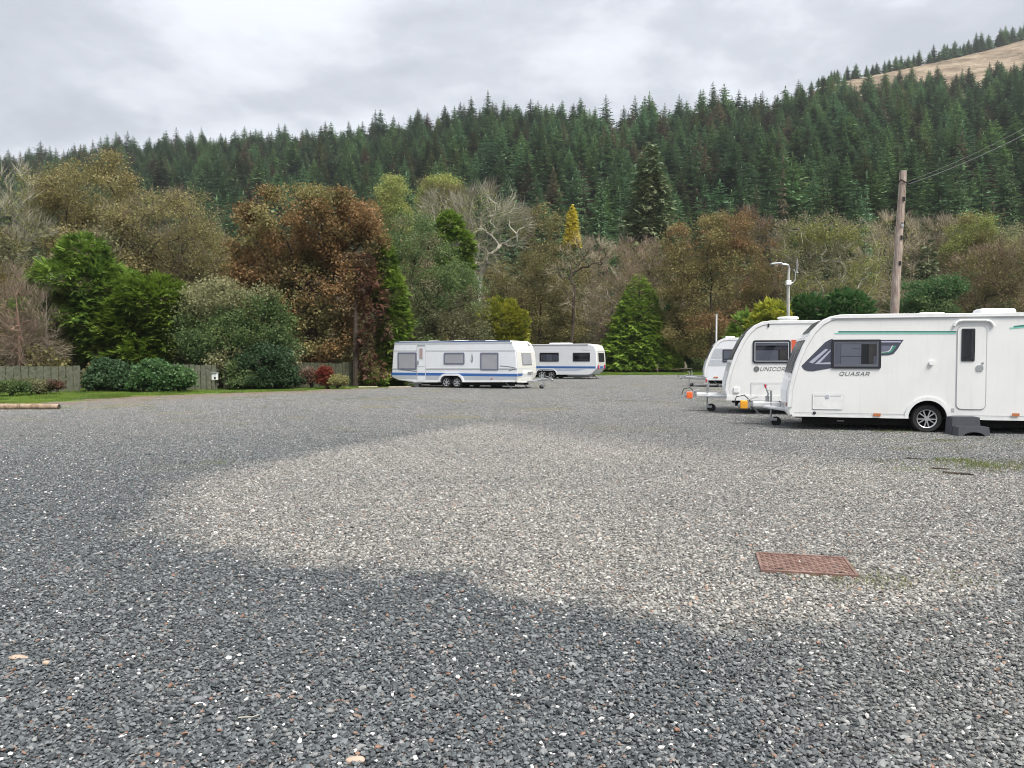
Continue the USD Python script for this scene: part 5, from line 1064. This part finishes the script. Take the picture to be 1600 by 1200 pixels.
D.line('seam', [(1173, 599.8), (1240, 599.8)], 'seam_grey', .014, .0135, .001, ha)
x, z = D.S(1150.5, 609.5); obj('socket_box', shift(rounded_box([.16, .05, .16], .02), x, D.W / 2 + .015, z), M('plastic_white'), D.t, smooth=30)
D.plate('awning_lamp', D.rect(1199.5, 505.5, 1202, 511, .01), 'frame_black', .003, .02)
D.plate('skirt', sbox(-6.5, bz, -.05, bz + .14), 'plastic_white', .002, .03)
x0_ = D.S(1236, 497)[0]; obj('roof_dish', MB().rod([x0_, .45, tz - .02], [x0_, .45, tz + .08], .26, .25, 24).rod([x0_, .45, tz + .08], [x0_, .45, tz + .13], .30, .27, 24).get(), M('plastic_white'), D.t, smooth=30)
D.underside(-6.4, -.3, bz, [-3.4]); D.steady(-.6, .85, bz, True); D.steady(-.6, -.85, bz, True)
D.wheel(-3.4, .32, .32, .2); D.wheel(-3.4, .32, .32, .2, side=-1)
D.drawbar(D.S(1135, 612)[0], 1.12, bz + .12, 'plastic_white', lock='lock_orange', jx=.62, jr=.125)

# third: silver grey nose, furthest of the right hand row
C = Van('caravan', 'pale silver caravan with grey banded nose, furthest of the right hand row', 1101, 41.3, 168, 1, 2.3)
cwn = C.rect(1129, 546, 1159, 566, .05)
tz = C.S(1145, 527.6)[1]; bz = C.S(1140, 595)[1]
C.body([(1104, 594), (1100.5, 588), (1100.3, 578), (1103, 567), (1107, 556), (1112, 546), (1117, 538), (1123, 532), (1131, 528.6), (1141, 527.6)], 'paint_cool', extra=[(-5.6, tz), (-5.7, 1.4), (-5.6, bz), (-.1, bz)], cuts=[(cwn.buffer(-.04), .3)])
C.edge_strip('edge_trim', .11, 'plastic_white', .003, .014, keep=sbox(-7, bz + .2, 3, 5)); C.edge_strip('trim_seam', .018, 'trim_line', .002, .004, keep=sbox(-7, bz + .2, 3, 5), inset=.11)
C.poly('grey_band', [(1116, 545.5), (1162, 545.5), (1162, 560.5), (1110.5, 560.5)], 'band_silver', .002, .003); C.poly('grey_band', [(1110, 562), (1162, 562), (1162, 571), (1106.5, 571)], 'band_silver', .002, .003)
C.line('seam', [(1106, 571.4), (1162, 571.4)], 'trim_line', .03, .003); C.line('seam', [(1116, 545.2), (1162, 545.2)], 'trim_line', .03, .003)
C.window(cwn, .05, 'frame_black', [(0, .7, 1, 1, .05, 'decal_slate')], depth=.28)
C.wrap('front_window', C.S(1110, 560)[1], C.S(1118, 541)[1], -.9, .9, 'frame_black', .014); C.wrap('front_locker', .7, 1.15, -.85, .85, 'paint_cool', .014)
C.plate('side_lamp', C.rect(1115, 588.6, 1122, 590.4, .01), 'lamp_orange', .003, .02)
obj('roof_vent', shift(rounded_box([.5, .5, .12], .05), -1.35, .3, tz + .04), M('plastic_white'), C.t, smooth=40)
C.underside(-5.4, -.3, bz, [-2.9]); C.steady(-.5, .9, bz, True); C.steady(-.5, -.9, bz, True); C.wheel(-2.9, .32, .32, .2); C.wheel(-2.9, .32, .32, .2, side=-1)
C.drawbar(C.S(1102, 590)[0], 1.32, bz + .1, 'galvanised', lock=None, jx=.5)

# far left pair with blue stripes: the long twin axle one, seen from its right and front
A = Van('caravan', 'long twin axle white caravan with broad blue stripe and grey window screens', 705, 40.3, -24.5, -1, 2.45)
wa = [A.rect(621.5, 550.5, 651, 577.5, .06), A.rect(693.5, 550.8, 726, 569.3, .08), A.rect(750.5, 550.8, 779, 578.3, .06)]
RA = .31; xa1, xa2 = A.S(697, 598)[0], A.S(713.3, 598)[0]
aw = unary_union([Point(xa1, RA + .0).buffer(.35), Point(xa2, RA + .0).buffer(.35)]).convex_hull
tz = A.S(705, 532.6)[1]; bz = A.S(740, 597.3)[1]
aprof = [(646, 597.4), (622, 594), (611.5, 589), (612.5, 575), (614, 548), (615.5, 538), (618, 534.3), (624, 533.2), (795, 531.9), (800, 535.5), (803.5, 541.5), (806, 549), (807.5, 563), (808.6, 576), (808.8, 584), (806.5, 592), (804, 597)]
A.body(aprof, 'paint_cool', cuts=[(g.buffer(-.03), .2) for g in wa] + [(aw, .34)], r=.06)
A.line('roof_band', [(617.5, 534.6), (797, 532.9)], 'stripe_navy', .06, .002, .004); A.line('roof_band', [(616.5, 536.9), (800.5, 535.3)], 'band_silver', .10, .002, .004)
zz = lambda y: [(613.3, y), (806.2, y)]
A.line('seam', [(614, 548.3), (806, 548.0)], 'seam_grey', .032, .002, .005); A.line('rail', [(612.6, 576.2), (808.3, 576.2)], 'seam_grey', .05, .002, .012)
A.poly('blue_stripe', [(611.8, 581.9), (808.6, 584.2), (808.3, 588.4), (611.6, 586.1)], 'stripe_blue', .002, .004); A.plate('lower_band', Polygon(A.pts([(611.8, 586.5), (808.2, 588.8), (806.4, 593), (690, 593.6), (617, 591.3)])).difference(aw), 'band_silver', .002, .004)
A.plate('sill', Polygon(A.pts([(646, 594.8), (806, 594.2), (804.5, 597), (646, 597.3)])).difference(aw), 'plastic_white', .002, .012)
for k, g in enumerate(wa): A.window(g, .075, 'decal_slate', (), depth=.12, glass='screen_pane')
dga = A.rect(651.6, 540.5, 665.2, 596.3, .04); da = A.plate('door', dga.buffer(-.02), 'paint_cool', .006, .012); A.plate('seal', dga.buffer(.012).difference(dga.buffer(-.02)), 'trim_line', .004, .008, da)
A.plate('blue_stripe', dga.buffer(-.03).intersection(Polygon(A.pts([(640, 582.3), (680, 582.8), (680, 586.9), (640, 586.5)]))), 'stripe_blue', .019, .003, da)
A.plate('window_frame', A.rect(654.8, 543.3, 661.8, 560.7, .02), 'blind_grey', .019, .01, da); A.plate('pane', A.rect(656.2, 545, 660.3, 559.6, .01), 'blind_pink', .03, .004, da)
A.plate('handle', A.rect(652.8, 563.3, 654.9, 568.8, .03), 'grey_metal', .019, .03, da); A.line('seam', [(652.5, 572.4), (664.5, 572.4)], 'trim_line', .03, .019, .003, da)
A.line('door_lamp', [(652.5, 539.4), (664.5, 539.4)], 'seam_grey', .06, .003, .03)
fd = unary_union([Point(xa1, RA + .0).buffer(.46), Point(xa2, RA + .0).buffer(.46)]).convex_hull.difference(aw).intersection(sbox(-20, bz, 20, 5)); A.plate('wheel_housing', aw.buffer(-.005), 'chassis_dark', -.325, .004); A.plate('wheel_arch', fd, 'plastic_white', .003, .05)
for x in (xa1, xa2): A.wheel(x, RA, RA, .2, spokes=6, double=False); A.wheel(x, RA, RA, .2, spokes=6, double=False, side=1)
A.plate('emblem', Polygon(A.pts([(737.6, 552), (739.3, 562), (737.6, 567.5), (735.3, 563)])).difference(Polygon(A.pts([(737.4, 556), (738.2, 562), (737.4, 565), (736.4, 562)]))), 'letter_grey', .002, .004)
A.line('swoosh', [(781, 571.8), (790, 572.3), (799, 573.6), (805, 575)], 'letter_grey', .035, .002, .004); A.line('swoosh', [(795, 579.4), (801, 577.6), (806, 576.9)], 'letter_grey', .04, .002, .004); A.line('swoosh', [(626, 577.6), (640, 579), (651, 580.8)], 'letter_grey', .03, .002, .004)
for px in (686, 767): A.plate('side_lamp', A.rect(px, 591, px + 2.6, 592, 0), 'lamp_red', .014, .02)
# its front
zf = lambda y: A.S(807, y)[1]
A.wrap('front_cap', zf(547), zf(534.5), -1.16, 1.16, 'paint_cream', .012); A.wrap('front_panel', zf(597), zf(576.5), -1.2, 1.2, 'paint_cream', .016)
A.wrap('front_panel', zf(575.5), zf(548.5), -1.2, 1.2, 'paint_cream', .010)
fwn = A.wrap('front_window', zf(570.5), zf(551.5), -.62, .62, 'grey_metal', .03); A.wrap('pane', zf(569.3), zf(552.7), -.55, .55, 'screen_pane', .038, parent=fwn)
A.wrap('blue_stripe', zf(587.5), zf(583.6), -1.19, -.55, 'stripe_blue', .022)
def front_text(van, txt, y0, z0, h, off, mat, name='lettering'):
    m = meshkit.text_mesh(txt, h, .004, True); v = m.vertices
    cut = [van.prof.intersection(sbox(-50, z - 1e-4, 50, z + 1e-4)).bounds[2] for z in z0 + v[:, 1]]
    return obj(name, (np.stack([np.array(cut) + off + v[:, 2], y0 + v[:, 0], z0 + v[:, 1]], 1), m.faces), M(mat), van.t)
front_text(A, 'FENDT', .0, zf(586.5), .15, .034, 'letter_grey')
front_text(A, '^', .62, zf(545.5), .35, .034, 'letter_grey', 'emblem')
A.wrap('locker_lid', zf(592), zf(579), -.62, .62, 'plastic_white', .024)
m = shift(rounded_box([.34, 2.0, .10], .04), A.S(806, 596)[0] + .1, 0, bz + .03); obj('bumper', m, M('paint_cream'), A.t, smooth=40)
for (xc, L) in ((-1.9, .5), (-.2, .7), (1.6, .5)): obj('roof_vent', shift(rounded_box([L, .6, .12], .05), xc, .3, tz - .01), M('plastic_white'), A.t, smooth=40)
A.underside(A.S(646, 597)[0], A.S(800, 597)[0], bz, [xa1, xa2]); xn = A.S(808, 590)[0]
A.steady(xn - .75, -1.0, bz, True); A.steady(xn - .75, 1.0, bz, True); A.steady(A.S(640, 597)[0], -1, bz, True)
A.drawbar(xn, 1.45, bz + .02, 'galvanised', lock=None, jx=.45)
b = trimesh.creation.box([.5, .35, .22]); obj('spare_box', shift(b, xn - 1.5, -.5, bz - .16), M('chassis_dark'), A.t)
ast_ = gp(652, 605.2); o = thing('step_stool', 'small grey pedestal step below the door of the long blue striped caravan', 'step', (ast_[0], ast_[1], 0), math.radians(-24))
obj('tread', shift(rounded_box([.75, .42, .06], .02), 0, 0, .22), M('grey_metal'), o, smooth=30); obj('foot', MB().box([.05, 0, .1], [.26, .26, .2]).get(), M('grey_metal'), o)

# the one behind it, seen from its left and rear
B = Van('caravan', 'white caravan with thin blue stripes and red tail lamps, right of the far pair', 855, 57.8, 158, 1, 2.4)
wb = [B.rect(843.3, 551.2, 873.2, 564.8, .03), B.rect(895.3, 551.2, 921.8, 564.6, .03)]
RB = .315; xb1, xb2 = B.S(845.8, 587)[0], B.S(861.5, 587)[0]; ab = unary_union([Point(xb1, RB + .02).buffer(.40), Point(xb2, RB + .02).buffer(.40)]).convex_hull
tz = B.S(880, 537.4)[1]; bz = B.S(890, 586)[1]; xr = B.S(932.8, 570)[0]; L_ = 7.2
bp = Polygon([(xr + .62, tz), (xr + .25, tz - .13), (xr + .06, tz - .5), (xr, 1.3), (xr, .8), (xr + .45, bz + .05), (xr + .8, bz), (xr + L_ - .5, bz), (xr + L_, .8), (xr + L_ - .05, 1.5), (xr + L_ - .5, 2.3), (xr + L_ - 1.0, tz)])
B.body([(880, 560), (881, 560), (881, 561)], 'paint_cool', extra=list(bp.exterior.coords)[:-1], cuts=[(g.buffer(-.04), .25) for g in wb] + [(ab, .34)], r=.06)
B.plate('roof_rail', sbox(xr + .7, tz - .09, xr + L_ - 1.1, tz - .02), 'seam_grey', .003, .02)
b1, b2 = B.S(900, 572.3)[1], B.S(900, 575.6)[1]; B.plate('blue_stripe', sbox(xr + .1, b2, xr + L_ - .1, b1), 'stripe_blue', .002, .004)
l1, l2 = B.S(900, 576.4)[1], B.S(900, 579.6)[1]; B.plate('lilac_band', Polygon([(xr + .9, l1), (xr + 1.5, l2), (xr + L_ - .2, l2), (xr + L_ - .2, l1)]), 'band_lilac', .002, .004)
for k in range(9): B.plate('seam', sbox(xr + .7, 1.55 + k * .11, xr + L_ - .8, 1.556 + k * .11), 'trim_line', .0015, .001)
B.window(wb[0], .05, 'frame_black', [(0.02, 0, .3, .85, .03, 'blind_grey'), (.32, 0, .68, .85, .035, 'blind_screen'), (.7, 0, .98, .85, .03, 'blind_grey')], depth=.2); B.window(wb[1], .05, 'frame_black', [(0, .72, 1, .95, .05, 'decal_slate'), (0, 0, 1, .2, .06, 'decal_slate')], depth=.2)
B.text('lettering', 'Premium', 909.5, 548.0, .10, 'blind_grey', .35, 1.2)
B.plate('wheel_housing', ab.buffer(-.005), 'chassis_dark', -.325, .004)
B.plate('wheel_arch', ab.buffer(.06).difference(ab).intersection(sbox(-30, bz, 30, 5)), 'plastic_white', .003, .03)
for x in (xb1, xb2): B.wheel(x, RB, RB, .215, spokes=6, double=False); B.wheel(x, RB, RB, .215, spokes=6, double=False, side=-1)
B.wrap('rear_panel', 1.0, 2.05, -1.14, 1.14, 'paint_cream', .012, front=False); B.wrap('rear_cap', 2.09, tz - .06, -1.1, 1.1, 'paint_cream', .014, front=False)
rw = B.wrap('rear_window', B.S(933, 565.5)[1], B.S(933, 551.5)[1], -.78, .78, 'frame_black', .03, front=False)
B.wrap('blue_stripe', b2, b1, -1.15, 1.15, 'stripe_blue', .018, front=False)
for sg in (-1, 1):
    B.wrap('tail_lamp', .78, 1.06, sg * .82 - .14, sg * .82 + .14, 'lamp_red', .035, front=False, th=.03); B.wrap('tail_lamp', .82, 1.02, sg * .54 - .06, sg * .54 + .06, 'blind_grey', .033, front=False, th=.03)
obj('roof_vent', shift(rounded_box([1.6, .9, .12], .05), B.S(870, 537)[0], .2, tz + .04), M('plastic_white'), B.t, smooth=40)
B.underside(xr + .8, xr + L_ - .7, bz, [xb1, xb2]); B.steady(xr + .9, .95, bz, True, 'bench_wood'); B.steady(xr + .9, -.95, bz, True, 'bench_wood')
obj('step_box', MB().box([B.S(905, 588)[0], .9, .28], [1.9, .35, .14]).get(), M('galvanised'), B.t)
B.drawbar(xr + L_, 1.4, bz + .02, 'galvanised', lock=None)

# ------------------------------------------------------------------ fence, posts, pole, cables, small things
def fence(p0, p1, h, pitch, wid, mat, label, seed, rail=True):
    r = np.random.default_rng(seed); d = p1 - p0; L = float(np.hypot(*d)); a = math.atan2(d[1], d[0])
    t = thing('picket_fence', label, 'fence', (p0[0], p0[1], 0), a)
    n = int(L / pitch)
    for k in range(n):
        hh = h + r.normal(0, .02); b = trimesh.creation.box([wid * r.uniform(.93, 1.04), .022, hh]); b.apply_transform(trimesh.transformations.rotation_matrix(r.normal(0, .008), [0, 1, 0]))
        obj('board', shift(b, (k + .5) * pitch, -.035 + r.normal(0, .003), hh / 2 + .03), M(mat), t)
    for z in (.28, h - .22): obj('rail', MB().box([L / 2, 0, z], [L, .045, .09]).get(), M(mat), t)
    for k in range(int(L / 2.4) + 1): obj('post', MB().box([min(k * 2.4, L), .07, h / 2 - .04], [.1, .09, h - .1]).get(), M(mat), t)
    return t
f0, f1, f2 = gp(-90, 617)[:2], gp(136, 613.2)[:2], gp(342, 609.3)[:2]; f3 = gp(560, 604.3)[:2]
fence(f0, f1, 1.2, .29, .262, 'fence_wood', 'weathered grey green picket fence at the left edge, left of the rhododendrons', 1)
fence(f1 + (.05, .0), f2, 1.22, .255, .225, 'fence_wood', 'shaded stretch of wooden fence between the rhododendrons and the white box', 2)
fence(f2 + (.3, .02), f3, 1.3, .20, .185, 'fence_dark', 'dark close boarded fence behind the scarlet shrub under the maple', 3)
bx = at(337, 588, 37.2); o = thing('meter_box', 'small white electric box on a post at the end of the fence', 'box', (bx[0], bx[1] - .1, 0), -.12)
obj('case', shift(rounded_box([.27, .16, .36], .02), 0, 0, bx[2]), M('plastic_white'), o, smooth=30); obj('lid', MB().box([0, -.02, bx[2] + .19], [.29, .2, .05]).get(), M('grey_metal'), o); obj('socket', MB().box([.05, -.085, bx[2] - .07], [.08, .02, .09]).get(), M('frame_black'), o); obj('post', MB().box([0, .1, bx[2] / 2], [.09, .07, bx[2]]).get(), M('fence_wood'), o)
l0, l1 = gp(-60, 640.5), gp(92, 640.2); o = thing('log', 'barkless round log lying along the edge of the gravel at the left', 'log', (l0[0], l0[1], 0), math.atan2(l1[1] - l0[1], l1[0] - l0[0]))
LL = float(np.hypot(*(l1 - l0)[:2])); r = np.random.default_rng(4); xs_ = np.linspace(0, LL, 14); P = np.column_stack([xs_, r.normal(0, .012, 14), .095 + r.normal(0, .006, 14)]); R_ = np.linspace(.105, .085, 14)
obj('stem', MB().add(*tubes(P[:-1], P[1:], R_[:-1], R_[1:], 12)).get(), M('bark_log'), o, smooth=60); obj('cut_end', MB().rod(P[-1], P[-1] + [.012, 0, 0], .084, .08, 12).get(), M('bark_dark'), o)
for pxa, pxb, py, lb in ((560, 590, 606.3, 'pale plank lying on the grass at the foot of the narrow evergreen'), (607, 642, 606.4, 'pale plank on the ground under the rear of the long caravan')):
    a, b = gp(pxa, py), gp(pxb, py - .4); d = b - a; L = float(np.hypot(*d[:2])); o = obj('plank', shift(rounded_box([L, .16, .05], .012), 0, 0, .05), M('fresh_wood'))
    tag(o, lb, 'plank'); UsdGeom.Xformable(o).AddTranslateOp().Set(Gf.Vec3d(*((a + b) / 2))); UsdGeom.Xformable(o).AddRotateZOp().Set(math.degrees(math.atan2(d[1], d[0])))
# lamp post behind the middle caravan
lp_ = at(1232, 559, 28.5); o = thing('lamp_post', 'slim grey lamp post with bent arm, white box and aerial, rising behind the middle caravan', 'lamp post', (lp_[0], lp_[1], 0))
def up_at(px, py, d=28.5): q = at(px, py, d); return q - [lp_[0], lp_[1], 0]
obj('column', MB().rod([0, 0, -.1], up_at(1232, 432), .062, .056, 12).rod(up_at(1232, 432), up_at(1233, 419.5), .045, .042, 12).get(), M('concrete'), o, smooth=40)
pa = [up_at(1233, 420), up_at(1232.6, 416.5), up_at(1231, 414.3), up_at(1228, 413.3), up_at(1220, 412.6)]
obj('arm', MB().pipe(pa, .035, 8).get(), M('galvanised'), o, smooth=40)
m = rounded_box([.42, .15, .07], .03); m.apply_transform(trimesh.transformations.rotation_matrix(-.08, [0, 1, 0])); q = up_at(1213, 411.8); obj('lantern', shift(m, q[0], 0, q[2]), M('grey_metal'), o, smooth=40)
q = up_at(1230.5, 442); obj('junction_box', shift(rounded_box([.17, .14, .18], .02), q[0], -.1, q[2]), M('plastic_white'), o, smooth=30)
obj('aerial_bracket', MB().pipe([up_at(1234, 443), up_at(1239, 442), up_at(1242.5, 437), up_at(1243, 426), up_at(1240, 420.5)], .018, 6).get(), M('galvanised'), o, smooth=40); obj('aerial', MB().rod(up_at(1245, 426), up_at(1245.5, 404), .024, .02, 8).rod(up_at(1244, 425.5), up_at(1247, 425.5), .02).get(), M('galvanised'), o, smooth=40)
q = at(1119, 559, 47); z = at(1119, 491.5, 47)[2]; o = thing('slim_pole', 'thin white upright pole behind the furthest caravan of the right row', 'pole', (q[0], q[1], 0)); obj('shaft', MB().rod([0, 0, -.1], [0, 0, z], .055, .045, 10).get(), M('plastic_white'), o, smooth=40); obj('cap', MB().rod([0, 0, z], [0, 0, z + .05], .065, .05, 10).get(), M('grey_metal'), o)
# leaning wooden pole with its cables
dp_ = 26.5; t0, b0 = at(1411, 267, dp_), at(1397.5, 490, dp_); dirp = (t0 - b0) / (t0[2] - b0[2]); base = b0 - dirp * b0[2]
o = thing('utility_pole', 'leaning weathered wooden pole rising behind the nearest caravan', 'pole', (base[0], base[1], 0))
pl = lambda z: dirp * z; zt = t0[2]; r = np.random.default_rng(12)
zs_ = np.linspace(-.4, zt, 16); P = np.array([pl(z) for z in zs_]) + r.normal(0, .006, (16, 3)); R_ = np.linspace(.165, .115, 16)
obj('shaft', MB().add(*tubes(P[:-1], P[1:], R_[:-1], R_[1:], 14)).rod(P[-1], P[-1] + [0, 0, .01], .115, .1, 14).get(), M('pole_wood'), o, smooth=50)
for py in (312, 352, 372, 412): 
    q = at(1407 - (py - 312) * .06, py, dp_); z = q[2]; c = pl(z); obj('step_iron', MB().box([c[0] + .02, c[1] - .125, z], [.07, .05, .14]).get(), M('chassis_dark'), o)
obj('number_plate', MB().box([pl(at(1400, 352, dp_)[2])[0] + .02, pl(4)[1] - .15, at(1400, 353, dp_)[2] + .0], [.09, .012, .1]).get(), M('grey_metal'), o)
z = at(1409, 285, dp_)[2]; c = pl(z); obj('cable_clamp', MB().pipe([c + [-.17, -.05, -.04], c + [-.13, -.15, .06], c + [.1, -.14, -.06], c + [.16, -.05, -.1]], .02, 6).get(), M('chassis_dark'), o)
def cable(a, b, sag, label, rad):
    u = np.linspace(0, 1, 24)[:, None]; P = a + (b - a) * u - np.array([0, 0, sag]) * 4 * u * (1 - u)
    o = obj('overhead_cable', tubes(P[:-1], P[1:], np.full(23, rad), np.full(23, rad), 6), M('cable_grey'), None, smooth=60); tag(o, label, 'cable')
cz_ = at(1409, 287, dp_); cable(cz_ + [.2, 0, -.02], at(1850, 70, 15.5), .25, 'lower grey overhead cable running from the pole to the upper right', .008)
cz_ = at(1412, 270, dp_); cable(cz_ + [.12, 0, -.3], at(1850, 52, 15.5), .25, 'upper thin overhead cable running from the pole to the upper right', .005)
# broken timber bench in front of the cone shaped conifer
q = at(1048, 577, 82); o = thing('timber_bench', 'low broken timber bench on the grass in front of the cone shaped conifer', 'bench', (q[0], q[1], 0), .03)
s_ = 82 / FPX; z = q[2]
obj('seat', MB().box([0, 0, z], [52 * s_, .35, .12]).get(), M('bench_wood'), o); obj('leg', MB().box([-21 * s_, 0, z / 2 - .03], [.14, .3, z]).get(), M('bench_wood'), o); obj('leg', MB().box([21 * s_, 0, z / 2 - .03], [.14, .3, z]).get(), M('bench_wood'), o)
obj('upright', MB().box([-20 * s_, .05, z + 4.6 * s_], [4 * s_, .06, 8 * s_]).get(), M('fresh_wood'), o); obj('upright', MB().box([-9.5 * s_, .2, z + 5 * s_], [1.5 * s_, .06, 7 * s_]).get(), M('bench_wood'), o)
v = np.array([[22, 0, 0], [26, 0, 0], [26, 0, 4], [23, 0, 12], [22, 0, 12]]) * s_; g = trimesh.creation.extrude_polygon(Polygon([(a, c) for a, _, c in v]), .08, engine='earcut'); obj('upright', (np.column_stack([g.vertices[:, 0], g.vertices[:, 2], g.vertices[:, 1] + z]), g.faces), M('fresh_wood'), o)
obj('loose_board', MB().box([23 * s_, -.25, z + .1], [19 * s_, .18, .05]).get(), M('fresh_wood'), o)
# rusty cover plate in the gravel
c4 = [gp(1185, 869.5), gp(1325, 875.5), gp(1338, 907), gp(1184, 895)]; cc = np.mean(c4, 0); ex = (c4[1] - c4[0] + c4[2] - c4[3]) / 2; lx = float(np.linalg.norm(ex)); ly = float(np.linalg.norm((c4[0] - c4[3] + c4[1] - c4[2]) / 2))
o = thing('inspection_cover', 'rusty brown rectangular iron cover plate lying in the pale gravel', 'cover', (cc[0], cc[1], -.008), math.atan2(ex[1], ex[0]))
obj('plate', shift(trimesh.creation.box([lx, ly, .03]), 0, 0, .018), M('rusty_iron'), o)
fr = Polygon([(-lx / 2, -ly / 2), (lx / 2, -ly / 2), (lx / 2, ly / 2), (-lx / 2, ly / 2)]); e = trimesh.creation.extrude_polygon(fr.difference(fr.buffer(-.02, join_style=2)), .007, engine='earcut'); obj('rim', shift(e, 0, 0, .0335), M('rusty_iron'), o)
m = MB(); st_ = .042
for ix, gx in enumerate(np.arange(-lx / 2 + .04, lx / 2 - .03, st_)):
    for iy, gy in enumerate(np.arange(-ly / 2 + .04, ly / 2 - .03, st_)): m.box([gx, gy, .036], [.036, .011, .004], rz=PI / 4 if (ix + iy) % 2 else -PI / 4)
obj('tread_pattern', m.get(), M('rusty_iron'), o)
for sx in (-.3, .3): obj('lifting_hole', MB().box([lx * sx, -ly * .36, .0345], [.06, .018, .004]).get(), M('chassis_dark'), o)
# single bigger stones, sticks and dark scraps on the gravel
r = np.random.default_rng(9)
def stone(px, py, sx, sy, sz, mat, label, name='stone'):
    p = gp(px, py); m = trimesh.creation.icosphere(2, 1.0); m.vertices *= 1 + .22 * (meshkit.fbm(m.vertices * 1.3 + px, seed=3)[:, None] - .5) * 2; m.vertices *= [sx, sy, sz]
    o = obj(name, shift(m, 0, 0, sz * .5 + .006), M(mat), None, smooth=50); tag(o, label, 'stone'); UsdGeom.Xformable(o).AddTranslateOp().Set(Gf.Vec3d(*map(float, p))); UsdGeom.Xformable(o).AddRotateZOp().Set(float(r.uniform(-20, 20)))
plain('stone_slate', (.15, .16, .17), .6, dirt=.3, scale=20); plain('stone_tan', (.38, .29, .22), .7, dirt=.25, scale=18); plain('stone_pale', (.62, .60, .56), .6, dirt=.15, scale=20)
stone(308, 1098, .034, .018, .016, 'stone_slate', 'smooth blue grey flat stone in the near left gravel'); stone(28, 1031, .06, .024, .012, 'stone_tan', 'flat tan slab of stone at the left edge of the near gravel'); stone(72, 1040, .02, .016, .014, 'stone_tan', 'rounded orange tan stone beside the flat tan slab')
stone(555, 1193, .04, .022, .014, 'stone_tan', 'brown grey flat stone at the bottom edge left of centre'); stone(1585, 944, .03, .02, .016, 'stone_slate', 'rounded grey stone in the gravel near the right edge')
def stick(px, py, L, a, rad, mat, label, name, cat):
    p = gp(px, py); n = 8; u = np.linspace(-.5, .5, n); P = np.column_stack([u * L, r.normal(0, .03 * L, n), np.full(n, .026)])
    o = obj(name, tubes(P[:-1], P[1:], np.linspace(rad, rad * .6, n - 1), np.linspace(rad * .95, rad * .5, n - 1), 5), M(mat)); tag(o, label, cat); UsdGeom.Xformable(o).AddTranslateOp().Set(Gf.Vec3d(*map(float, p))); UsdGeom.Xformable(o).AddRotateZOp().Set(math.degrees(a))
stick(388, 1129, .085, .2, .0035, 'bark_pale', 'thin straw coloured twig on the dark gravel at the bottom left', 'twig', 'twig')
stick(1497, 743, .36, -.5, .022, 'bark_dark', 'dark rotten scrap of wood on the gravel near the grass patch at the right', 'wood_scrap', 'stick'); stick(1470, 735, .22, -.2, .016, 'bark_dark', 'smaller dark scrap of wood left of the rotten one on the gravel', 'wood_scrap', 'stick'); stick(1430, 719, .3, -.3, .010, 'bark_dark', 'thin dark twig on the gravel in front of the nearest caravan wheel', 'twig', 'twig')
